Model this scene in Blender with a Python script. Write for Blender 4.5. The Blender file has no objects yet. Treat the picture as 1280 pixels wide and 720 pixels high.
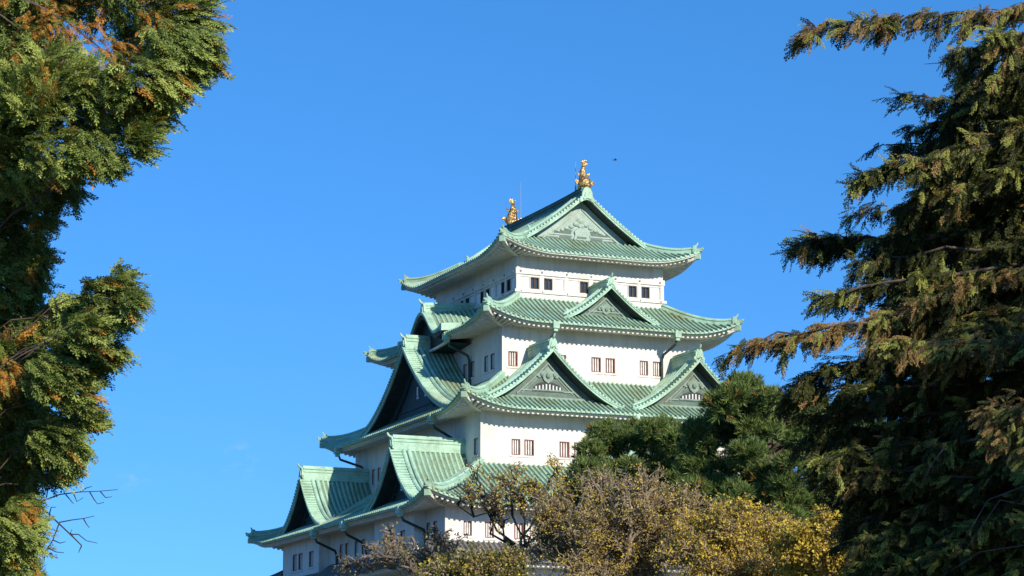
import bpy, math, random
import numpy as np

R = math.radians
rng = np.random.default_rng(7)
random.seed(7)
sc = bpy.context.scene
col = sc.collection

# ------------------------------------------------------------------ camera
CAM = np.array([-79.085, -175.145, 0.0])
YAW, PITCH, FPX = 0.4095, 0.1945, 2994.07          # focal length in pixels of a 1280 wide frame
cd = bpy.data.cameras.new("camera")
cd.lens = 36.0 * FPX / 1280.0
cd.sensor_width = 36.0
cd.clip_start = 0.1
cd.clip_end = 6000.0
cam = bpy.data.objects.new("camera", cd)
cam.location = CAM
cam.rotation_euler = (math.pi / 2 + PITCH, 0, -YAW)
col.objects.link(cam)
sc.camera = cam

# ------------------------------------------------------------------ sun, sky, exposure
SUN_TO = np.array([0.14, -1.0, 0.42]); SUN_TO /= np.linalg.norm(SUN_TO)
SUN_EL = math.asin(SUN_TO[2])
SUN_ROT = math.atan2(SUN_TO[0], SUN_TO[1])
sun = bpy.data.lights.new("sun", "SUN")
sun.energy = 5.0
sun.angle = R(0.5)
sun.color = (1.0, 0.925, 0.79)
so = bpy.data.objects.new("sun", sun)
dx, dy, dz = -SUN_TO
so.rotation_euler = (math.acos(SUN_TO[2]), 0, math.atan2(SUN_TO[0], -SUN_TO[1]))
so.location = (0, -50, 80)
col.objects.link(so)

world = bpy.data.worlds.new("World")
sc.world = world
world.use_nodes = True
wt = world.node_tree
for n in list(wt.nodes):
    wt.nodes.remove(n)
wo = wt.nodes.new("ShaderNodeOutputWorld")
bg = wt.nodes.new("ShaderNodeBackground")
sky = wt.nodes.new("ShaderNodeTexSky")
sky.sky_type = 'NISHITA'
sky.sun_disc = False
sky.sun_elevation = SUN_EL
sky.sun_rotation = SUN_ROT
sky.air_density = 1.0
sky.dust_density = 0.0
sky.ozone_density = 1.6
hs = wt.nodes.new("ShaderNodeHueSaturation")
hs.inputs["Saturation"].default_value = 1.35
hs.inputs["Value"].default_value = 1.24
tcw = wt.nodes.new("ShaderNodeTexCoord")
addv = wt.nodes.new("ShaderNodeVectorMath"); addv.operation = 'ADD'
addv.inputs[1].default_value = (0, 0, 0.21)
nrmv = wt.nodes.new("ShaderNodeVectorMath"); nrmv.operation = 'NORMALIZE'
wt.links.new(tcw.outputs["Generated"], addv.inputs[0])
wt.links.new(addv.outputs[0], nrmv.inputs[0])
wt.links.new(nrmv.outputs[0], sky.inputs["Vector"])
wt.links.new(sky.outputs[0], hs.inputs["Color"])
tint = wt.nodes.new("ShaderNodeMix"); tint.data_type = 'RGBA'; tint.blend_type = 'MULTIPLY'
tint.inputs[0].default_value = 1.0
tint.inputs[7].default_value = (0.92, 1.15, 1.38, 1)
wt.links.new(hs.outputs[0], tint.inputs[6])
prev = tint.outputs[2]
cn = wt.nodes.new("ShaderNodeTexNoise"); cn.inputs["Scale"].default_value = 110.0; cn.inputs["Detail"].default_value = 5.0
mpc = wt.nodes.new("ShaderNodeMapping"); mpc.inputs["Scale"].default_value = (1, 1, 2.2)
wt.links.new(tcw.outputs["Generated"], mpc.inputs["Vector"]); wt.links.new(mpc.outputs[0], cn.inputs["Vector"])
cr = wt.nodes.new("ShaderNodeMapRange"); cr.interpolation_type = 'SMOOTHSTEP'
cr.inputs["From Min"].default_value = 0.45; cr.inputs["From Max"].default_value = 0.75
wt.links.new(cn.outputs["Fac"], cr.inputs["Value"])
for az, el, rad in ((16.95, 6.99, 0.62), (14.45, 6.52, 0.55), (20.1, 4.4, 0.8)):
    dv = wt.nodes.new("ShaderNodeVectorMath"); dv.operation = 'DISTANCE'
    dv.inputs[1].default_value = (math.sin(R(az)) * math.cos(R(el)), math.cos(R(az)) * math.cos(R(el)), math.sin(R(el)))
    wt.links.new(tcw.outputs["Generated"], dv.inputs[0])
    mr = wt.nodes.new("ShaderNodeMapRange"); mr.interpolation_type = 'SMOOTHSTEP'
    mr.inputs["From Min"].default_value = R(rad); mr.inputs["From Max"].default_value = 0.0
    wt.links.new(dv.outputs["Value"], mr.inputs["Value"])
    mu = wt.nodes.new("ShaderNodeMath"); mu.operation = 'MULTIPLY'
    wt.links.new(mr.outputs[0], mu.inputs[0]); wt.links.new(cr.outputs[0], mu.inputs[1])
    m2 = wt.nodes.new("ShaderNodeMath"); m2.operation = 'MULTIPLY'; m2.inputs[1].default_value = 0.30
    wt.links.new(mu.outputs[0], m2.inputs[0])
    mxn = wt.nodes.new("ShaderNodeMix"); mxn.data_type = 'RGBA'
    mxn.inputs[7].default_value = (4.6, 5.2, 7.2, 1)
    wt.links.new(m2.outputs[0], mxn.inputs[0]); wt.links.new(prev, mxn.inputs[6])
    prev = mxn.outputs[2]
wt.links.new(prev, bg.inputs["Color"])
bg.inputs["Strength"].default_value = 0.12
wt.links.new(bg.outputs[0], wo.inputs["Surface"])

sc.view_settings.view_transform = 'Standard'
sc.view_settings.look = 'None'
sc.view_settings.exposure = 0.18
sc.view_settings.gamma = 1.0
sc.view_settings.use_curve_mapping = False
sc.render.engine = 'CYCLES'
sc.cycles.max_bounces = 6
sc.cycles.transparent_max_bounces = 4

GROUND = -1.6

# ------------------------------------------------------------------ helpers
_f = np.array([math.sin(YAW) * math.cos(PITCH), math.cos(YAW) * math.cos(PITCH), math.sin(PITCH)])
_r = np.array([math.cos(YAW), -math.sin(YAW), 0.0])
_u = np.cross(_r, _f)


def at(px, py, depth):
    """world point seen at photograph pixel (px, py) at a distance in front of the camera"""
    return CAM + depth * (_f + _r * (px - 640) / FPX + _u * (360 - py) / FPX)


def to_px(p):
    d = np.asarray(p, float) - CAM
    z = d @ _f
    return 640 + FPX * (d @ _r) / z, 360 - FPX * (d @ _u) / z, z


class MB:
    """collects shapes; build() links them as one mesh object"""
    def __init__(self):
        self.v, self.f, self.m = [], [], []

    def face(self, pts, mat=0):
        i = len(self.v)
        self.v += [tuple(p) for p in pts]
        self.f.append(tuple(range(i, i + len(pts))))
        self.m.append(mat)

    def sweep(self, path, side, sec, closed=True, caps=True, mat=0, up=(0, 0, 1)):
        """sec: points (s, h) -> path + side*s + up*h"""
        path = np.asarray(path, float)
        up = np.asarray(up, float)
        side = np.asarray(side, float)
        n = len(path); k = len(sec)
        i0 = len(self.v)
        for j in range(n):
            sd = side[j] if side.ndim == 2 else side
            sj = sec[j] if isinstance(sec[0], (list,)) else sec
            for s, h in sj:
                self.v.append(tuple(path[j] + sd * s + up * h))
        k = len(sec[0]) if isinstance(sec[0], (list,)) else len(sec)
        for j in range(n - 1):
            for a in range(k if closed else k - 1):
                b = (a + 1) % k
                self.f.append((i0 + j * k + a, i0 + j * k + b, i0 + (j + 1) * k + b, i0 + (j + 1) * k + a))
                self.m.append(mat)
        if caps and closed:
            self.f.append(tuple(i0 + a for a in range(k))[::-1]); self.m.append(mat)
            self.f.append(tuple(i0 + (n - 1) * k + a for a in range(k))); self.m.append(mat)

    def tube(self, path, radii, sides=6, mat=0, caps=True):
        path = np.asarray(path, float)
        n = len(path)
        radii = np.broadcast_to(np.asarray(radii, float), (n,))
        i0 = len(self.v)
        ref = np.array([0.31, 0.17, 0.93])
        for j in range(n):
            t = path[min(j + 1, n - 1)] - path[max(j - 1, 0)]
            t = t / (np.linalg.norm(t) + 1e-9)
            a = np.cross(t, ref)
            if np.linalg.norm(a) < 1e-3:
                a = np.cross(t, (1, 0, 0))
            a /= np.linalg.norm(a)
            b = np.cross(t, a)
            for q in range(sides):
                an = 2 * math.pi * q / sides
                self.v.append(tuple(path[j] + radii[j] * (a * math.cos(an) + b * math.sin(an))))
        for j in range(n - 1):
            for q in range(sides):
                q2 = (q + 1) % sides
                self.f.append((i0 + j * sides + q, i0 + j * sides + q2, i0 + (j + 1) * sides + q2, i0 + (j + 1) * sides + q))
                self.m.append(mat)
        if caps:
            self.f.append(tuple(i0 + q for q in range(sides))[::-1]); self.m.append(mat)
            self.f.append(tuple(i0 + (n - 1) * sides + q for q in range(sides))); self.m.append(mat)

    def box(self, fr, u0, u1, n0, n1, z0, z1, mat=0):
        """box in a wall frame fr(u, n, z)"""
        p = [fr(u, n, z) for z in (z0, z1) for n in (n0, n1) for u in (u0, u1)]
        for q in ((0, 1, 3, 2), (4, 6, 7, 5), (0, 4, 5, 1), (2, 3, 7, 6), (0, 2, 6, 4), (1, 5, 7, 3)):
            self.face([p[a] for a in q], mat)

    def plate(self, fr, outline, n0, n1, mat=0):
        """outline of (u, z) extruded from n0 to n1"""
        self.face([fr(u, n1, z) for u, z in outline], mat)
        self.face([fr(u, n0, z) for u, z in outline][::-1], mat)
        for (a, b) in zip(outline, outline[1:] + outline[:1]):
            self.face([fr(a[0], n0, a[1]), fr(b[0], n0, b[1]), fr(b[0], n1, b[1]), fr(a[0], n1, a[1])], mat)

    def ball(self, c, r, seg=8, rings=6, mat=0, sc_=(1, 1, 1)):
        c = np.asarray(c, float)
        i0 = len(self.v)
        for a in range(rings + 1):
            th = math.pi * a / rings
            for b in range(seg):
                ph = 2 * math.pi * b / seg
                self.v.append(tuple(c + r * np.array([sc_[0] * math.sin(th) * math.cos(ph), sc_[1] * math.sin(th) * math.sin(ph), sc_[2] * math.cos(th)])))
        for a in range(rings):
            for b in range(seg):
                b2 = (b + 1) % seg
                self.f.append((i0 + a * seg + b, i0 + (a + 1) * seg + b, i0 + (a + 1) * seg + b2, i0 + a * seg + b2)); self.m.append(mat)

    def build(self, name, mats, parent=None, smooth=False):
        me = bpy.data.meshes.new(name)
        me.from_pydata(self.v, [], self.f)
        for m in (mats if isinstance(mats, (list, tuple)) else [mats]):
            me.materials.append(m)
        me.polygons.foreach_set("material_index", np.array(self.m, dtype=np.int32))
        if smooth:
            me.polygons.foreach_set("use_smooth", np.ones(len(self.f), dtype=bool))
        me.validate()
        me.update()
        o = bpy.data.objects.new(name, me)
        col.objects.link(o)
        if parent is not None:
            o.parent = parent
        return o


def empty(name, loc, label=None, cat=None, group=None):
    o = bpy.data.objects.new(name, None)
    o.empty_display_size = 0.5
    o.location = loc
    col.objects.link(o)
    if label: o["label"] = label
    if cat: o["category"] = cat
    if group: o["group"] = group
    return o


def tag(o, label=None, cat=None, group=None, kind=None):
    if label: o["label"] = label
    if cat: o["category"] = cat
    if group: o["group"] = group
    if kind: o["kind"] = kind
    return o


# ------------------------------------------------------------------ materials
def mat_new(name):
    m = bpy.data.materials.new(name)
    m.use_nodes = True
    nt = m.node_tree
    b = nt.nodes["Principled BSDF"]
    return m, nt, b


def noise(nt, scale, detail=5, rough=0.6, vec=None):
    n = nt.nodes.new("ShaderNodeTexNoise")
    n.inputs["Scale"].default_value = scale
    n.inputs["Detail"].default_value = detail
    n.inputs["Roughness"].default_value = rough
    if vec is not None:
        nt.links.new(vec, n.inputs["Vector"])
    return n


def objco(nt, scale=(1, 1, 1)):
    tc = nt.nodes.new("ShaderNodeTexCoord")
    mp = nt.nodes.new("ShaderNodeMapping")
    mp.inputs["Scale"].default_value = scale
    nt.links.new(tc.outputs["Object"], mp.inputs["Vector"])
    return mp.outputs[0]


def ramp(nt, fac, stops):
    r = nt.nodes.new("ShaderNodeValToRGB")
    els = r.color_ramp.elements
    while len(els) < len(stops):
        els.new(0.5)
    for e, (p, c) in zip(els, stops):
        e.position = p
        e.color = (c[0], c[1], c[2], 1)
    nt.links.new(fac, r.inputs[0])
    return r.outputs[0]


def mixc(nt, fac, a, b, mode='MIX'):
    m = nt.nodes.new("ShaderNodeMix")
    m.data_type = 'RGBA'
    m.blend_type = mode
    for val, sock in ((fac, m.inputs["Factor"]), (a, m.inputs["A"] if False else m.inputs[6]), (b, m.inputs[7])):
        if isinstance(val, (int, float)):
            sock.default_value = val
        elif isinstance(val, tuple):
            sock.default_value = (val[0], val[1], val[2], 1)
        else:
            nt.links.new(val, sock)
    return m.outputs[2]


def simple(name, c1, c2, scale=1.5, rough=0.8, stretch=(1, 1, 1), lo=0.35, hi=0.65, metal=0.0, bump=0.0, spec=0.5):
    m, nt, b = mat_new(name)
    v = objco(nt, stretch)
    n = noise(nt, scale, 6, 0.65, v)
    c = ramp(nt, n.outputs["Fac"], [(lo, c1), (hi, c2)])
    nt.links.new(c, b.inputs["Base Color"])
    b.inputs["Roughness"].default_value = rough
    b.inputs["Metallic"].default_value = metal
    b.inputs["Specular IOR Level"].default_value = spec
    if bump:
        bp = nt.nodes.new("ShaderNodeBump")
        bp.inputs["Strength"].default_value = bump
        bp.inputs["Distance"].default_value = 0.05
        nt.links.new(n.outputs["Fac"], bp.inputs["Height"])
        nt.links.new(bp.outputs[0], b.inputs["Normal"])
    return m


def plaster():
    m, nt, b = mat_new("white_plaster")
    n1 = noise(nt, 0.5, 8, 0.72, objco(nt, (1, 1, 0.5)))
    c = ramp(nt, n1.outputs["Fac"], [(0.3, (0.58, 0.535, 0.46)), (0.5, (0.715, 0.68, 0.61)), (0.75, (0.78, 0.755, 0.69))])
    n2 = noise(nt, 1.7, 8, 0.75, objco(nt, (1, 1, 0.12)))            # rain streaks
    st_ = ramp(nt, n2.outputs["Fac"], [(0.36, (0.70, 0.69, 0.66)), (0.52, (1, 1, 1))])
    c = mixc(nt, 0.45, c, st_, 'MULTIPLY')
    n3 = noise(nt, 9, 4, 0.6, objco(nt))
    c = mixc(nt, 0.25, c, ramp(nt, n3.outputs["Fac"], [(0.35, (0.78, 0.77, 0.75)), (0.6, (1, 1, 1))]), 'MULTIPLY')
    nt.links.new(c, b.inputs["Base Color"])
    b.inputs["Roughness"].default_value = 0.85
    b.inputs["Specular IOR Level"].default_value = 0.2
    return m


PLASTER = plaster()
EAVEW = simple("eave_plaster", (0.58, 0.54, 0.46), (0.75, 0.71, 0.63), 2.5, 0.85)


def copper(name, cols, scale, fine=(0.75, 1.0), weather=0.5):
    m, nt, b = mat_new(name)
    v = objco(nt)
    n1 = noise(nt, scale, 8, 0.72, v)
    c = ramp(nt, n1.outputs["Fac"], cols)
    n3 = noise(nt, 0.16, 5, 0.65, v)                                  # broad brown and pale patches
    w = ramp(nt, n3.outputs["Fac"], [(0.38, (0.78, 0.62, 0.46)), (0.50, (1, 1, 1)), (0.58, (1, 1, 1)), (0.70, (1.16, 1.08, 1.06))])
    c = mixc(nt, weather, c, w, 'MULTIPLY')
    n2 = noise(nt, scale * 9, 5, 0.7, v)
    g = ramp(nt, n2.outputs["Fac"], [(0.3, (fine[0],) * 3), (0.6, (fine[1],) * 3)])
    c = mixc(nt, 1.0, c, g, 'MULTIPLY')
    nt.links.new(c, b.inputs["Base Color"])
    b.inputs["Roughness"].default_value = 0.62
    b.inputs["Specular IOR Level"].default_value = 0.35
    return m


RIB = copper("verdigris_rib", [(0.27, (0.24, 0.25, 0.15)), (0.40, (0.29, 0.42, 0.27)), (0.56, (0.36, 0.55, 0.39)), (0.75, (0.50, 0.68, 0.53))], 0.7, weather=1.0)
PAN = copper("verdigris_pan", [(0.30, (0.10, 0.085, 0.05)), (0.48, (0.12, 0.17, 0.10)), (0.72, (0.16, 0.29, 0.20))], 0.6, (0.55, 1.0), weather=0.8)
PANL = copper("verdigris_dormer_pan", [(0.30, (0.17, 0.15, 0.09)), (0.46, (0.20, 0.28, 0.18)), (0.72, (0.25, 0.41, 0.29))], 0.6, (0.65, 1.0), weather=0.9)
RIDGE = copper("verdigris_ridge", [(0.3, (0.24, 0.37, 0.26)), (0.52, (0.39, 0.59, 0.43)), (0.75, (0.52, 0.72, 0.57))], 1.0)
SHADEC = copper("shade_dark_copper", [(0.3, (0.012, 0.022, 0.02)), (0.55, (0.022, 0.042, 0.036)), (0.75, (0.05, 0.09, 0.075))], 1.4)  # near black: the west gables' shade is put into the copper colour
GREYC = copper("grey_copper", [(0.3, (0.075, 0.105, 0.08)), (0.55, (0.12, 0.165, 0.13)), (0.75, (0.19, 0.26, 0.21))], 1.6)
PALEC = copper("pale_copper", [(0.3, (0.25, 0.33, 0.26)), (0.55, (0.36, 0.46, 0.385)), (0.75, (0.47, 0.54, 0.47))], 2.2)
MIDC = copper("shaded_ridge_copper", [(0.3, (0.05, 0.10, 0.085)), (0.55, (0.09, 0.17, 0.14)), (0.75, (0.15, 0.25, 0.21))], 1.4)  # darker ridge copper: shade of its west face put into the colour
MOULD = copper("weathered_moulding", [(0.3, (0.15, 0.21, 0.16)), (0.55, (0.23, 0.32, 0.255)), (0.75, (0.32, 0.42, 0.34))], 2.0)
BOARD = simple("barge_shade_dark", (0.012, 0.02, 0.018), (0.03, 0.045, 0.04), 2.0, 0.7)  # near black: shade under the verges is put into the colour
WOOD = simple("brown_lattice", (0.16, 0.05, 0.035), (0.28, 0.10, 0.07), 3.0, 0.75)
WOODD = simple("dark_brown_wood", (0.045, 0.028, 0.02), (0.085, 0.05, 0.035), 3.0, 0.7)
BARW = simple("plastered_bar", (0.55, 0.50, 0.44), (0.72, 0.69, 0.64), 3.0, 0.8)
SHUT = simple("white_shutter", (0.70, 0.68, 0.64), (0.80, 0.79, 0.76), 2.0, 0.7)
PIPE = simple("dark_pipe", (0.02, 0.035, 0.03), (0.045, 0.075, 0.06), 2.0, 0.5)
GREYT = simple("grey_tile", (0.10, 0.095, 0.09), (0.22, 0.20, 0.18), 1.2, 0.7)
GREYP = simple("grey_tile_pan", (0.05, 0.045, 0.04), (0.11, 0.10, 0.09), 1.2, 0.8)
STONE = simple("stone_wall", (0.10, 0.095, 0.085), (0.30, 0.28, 0.25), 0.9, 0.9, bump=0.6)
STUD = simple("grey_stud", (0.25, 0.25, 0.25), (0.38, 0.37, 0.36), 3.0, 0.6)
ROD = simple("metal_rod", (0.45, 0.45, 0.47), (0.6, 0.6, 0.62), 3.0, 0.35, metal=0.6)


def gold():
    m, nt, b = mat_new("gold_scales")
    v = objco(nt)
    vo = nt.nodes.new("ShaderNodeTexVoronoi")
    vo.inputs["Scale"].default_value = 7.0
    nt.links.new(v, vo.inputs["Vector"])
    n = noise(nt, 3.0, 6, 0.75, v)
    c = ramp(nt, n.outputs["Fac"], [(0.38, (0.16, 0.085, 0.03)), (0.5, (0.50, 0.31, 0.10)), (0.64, (0.80, 0.64, 0.36))])
    nt.links.new(c, b.inputs["Base Color"])
    b.inputs["Metallic"].default_value = 0.65
    b.inputs["Roughness"].default_value = 0.42
    bp = nt.nodes.new("ShaderNodeBump")
    bp.inputs["Strength"].default_value = 0.8
    bp.inputs["Distance"].default_value = 0.08
    nt.links.new(vo.outputs["Distance"], bp.inputs["Height"])
    nt.links.new(bp.outputs[0], b.inputs["Normal"])
    return m


GOLD = gold()


def glass():
    m, nt, b = mat_new("window_glass")
    b.inputs["Base Color"].default_value = (0.035, 0.045, 0.055, 1)
    b.inputs["Roughness"].default_value = 0.12
    b.inputs["Specular IOR Level"].default_value = 0.6
    return m


GLASS = glass()


def leafmat(name, stops, trans=0.28, rough=0.55):
    """leaf colours spread at random over the separate leaves of a crown"""
    m, nt, b = mat_new(name)
    geo = nt.nodes.new("ShaderNodeNewGeometry")
    c = ramp(nt, geo.outputs["Random Per Island"], stops)
    nt.links.new(c, b.inputs["Base Color"])
    b.inputs["Roughness"].default_value = rough
    b.inputs["Specular IOR Level"].default_value = 0.12
    tr = nt.nodes.new("ShaderNodeBsdfTranslucent")
    nt.links.new(c, tr.inputs["Color"])
    mx = nt.nodes.new("ShaderNodeMixShader")
    mx.inputs[0].default_value = trans
    out = nt.nodes["Material Output"]
    nt.links.new(b.outputs[0], mx.inputs[1])
    nt.links.new(tr.outputs[0], mx.inputs[2])
    nt.links.new(mx.outputs[0], out.inputs["Surface"])
    return m


# ------------------------------------------------------------------ ground
g = MB()
S = 4000
g.face([(-S, -S, GROUND), (S, -S, GROUND), (S, S, GROUND), (-S, S, GROUND)])
GRASS = simple("ground_grass", (0.045, 0.06, 0.025), (0.12, 0.11, 0.07), 0.25, 0.95)
tag(g.build("ground", GRASS), kind="structure")

# ================================================================== THE CASTLE KEEP
K = 2.121
A = {5: 3 * K * .997, 4: 4 * K * 1.001, 3: 5.5 * K * .985, 2: 7.5 * K * 1.016}
B = {5: 4 * K * .997, 4: 5 * K * 1.001, 3: 6.5 * K * .985, 2: 8.5 * K * 1.016}
A[1], B[1] = A[2], B[2]
FR = {
    'S': lambda u, n, z: np.array([u, -n, z]),
    'N': lambda u, n, z: np.array([u, n, z]),
    'W': lambda u, n, z: np.array([-n, u, z]),
    'E': lambda u, n, z: np.array([n, u, z]),
}
EU = {'S': np.array([1., 0, 0]), 'N': np.array([1., 0, 0]), 'W': np.array([0., 1, 0]), 'E': np.array([0., 1, 0])}
EN = {'S': np.array([0., -1, 0]), 'N': np.array([0., 1, 0]), 'W': np.array([-1., 0, 0]), 'E': np.array([1., 0, 0])}
# tier: eave overhang, eave tile height, slope a*d + b*d^2, depth of the slope, corner lift, soffit height at the wall
TIER = {
    5: dict(o=2.30, ze=38.48, a=.42, b=.0265, dm=3.5, lift=1.15, zs=38.60),
    4: dict(o=2.40, ze=32.50, a=.46, b=.026, dm=2.40 + A[4] - A[5], lift=1.15, zs=32.54),
    3: dict(o=2.40, ze=25.35, a=.45, b=.0247, dm=2.40 + A[3] - A[4], lift=1.2, zs=25.45),
    2: dict(o=2.40, ze=17.72, a=.42, b=.014, dm=2.40 + A[2] - A[3], lift=1.0, zs=17.80),
    1: dict(o=2.20, ze=13.75, a=.52, b=.05, dm=2.20, lift=.7, zs=13.6),
}
RS = 0.40       # spacing of the tile ribs

keep = empty("castle_keep", (0, 0, GROUND), "white five-tiered castle keep with green copper roofs and gold ridge fish", "castle")


def par(o, p):
    o.parent = p
    o.matrix_parent_inverse.identity()
    return o


# all castle meshes are written in world coordinates; the keep's empty stands at the ground, so shift once
def cb(mb, name, mats, parent=None, smooth=False):
    if parent is None:
        mb.v = [(x, y, z - GROUND) for x, y, z in mb.v]
        return mb.build(name, mats, keep, smooth)
    mb.v = [(x, y, z - GROUND) for x, y, z in mb.v]
    return mb.build(name, mats, parent, smooth)


def half(t, side):
    """half length of the eave line and its distance from the centre"""
    o = TIER[t]['o']
    return (A[t] + o, B[t] + o) if side in 'SN' else (B[t] + o, A[t] + o)


def zroof(t, side, u, d):
    T = TIER[t]
    H, N = half(t, side)
    c = max(0.0, H - abs(u))
    lf = T['lift'] * max(0.0, 1 - c / 5.0) ** 2.2 * max(0.0, 1 - d / 5.0)
    return T['ze'] + T['a'] * d + T['b'] * d * d + lf


def lift0(t, side, u):
    H, N = half(t, side)
    c = max(0.0, H - abs(u))
    return TIER[t]['lift'] * max(0.0, 1 - c / 5.0) ** 2.2


RIBSEC = [(-.098, 0), (-.085, .07), (-.035, .115), (.035, .115), (.085, .07), (.098, 0)]


def rib(mb, path, side, mat=0, cap=True, r=1.0):
    sec = [(s * r, h * r) for s, h in RIBSEC]
    mb.sweep(path, side, sec, closed=False, caps=False, mat=mat)
    if cap:                       # the round tile end at the eave
        p = np.asarray(path[0], float)
        t = np.asarray(path[1], float) - p
        t /= np.linalg.norm(t)
        q = p - t * .05
        pts = [q + np.asarray(side) * (.10 * math.cos(a)) + np.array([0, 0, 1]) * (.03 + .10 * math.sin(a)) for a in np.linspace(0, 2 * math.pi, 9)[:-1]]
        mb.face(pts, mat)
        pts2 = [x + t * .16 for x in pts]
        for i in range(8):
            j = (i + 1) % 8
            mb.face([pts[i], pts[j], pts2[j], pts2[i]], mat)


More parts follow.
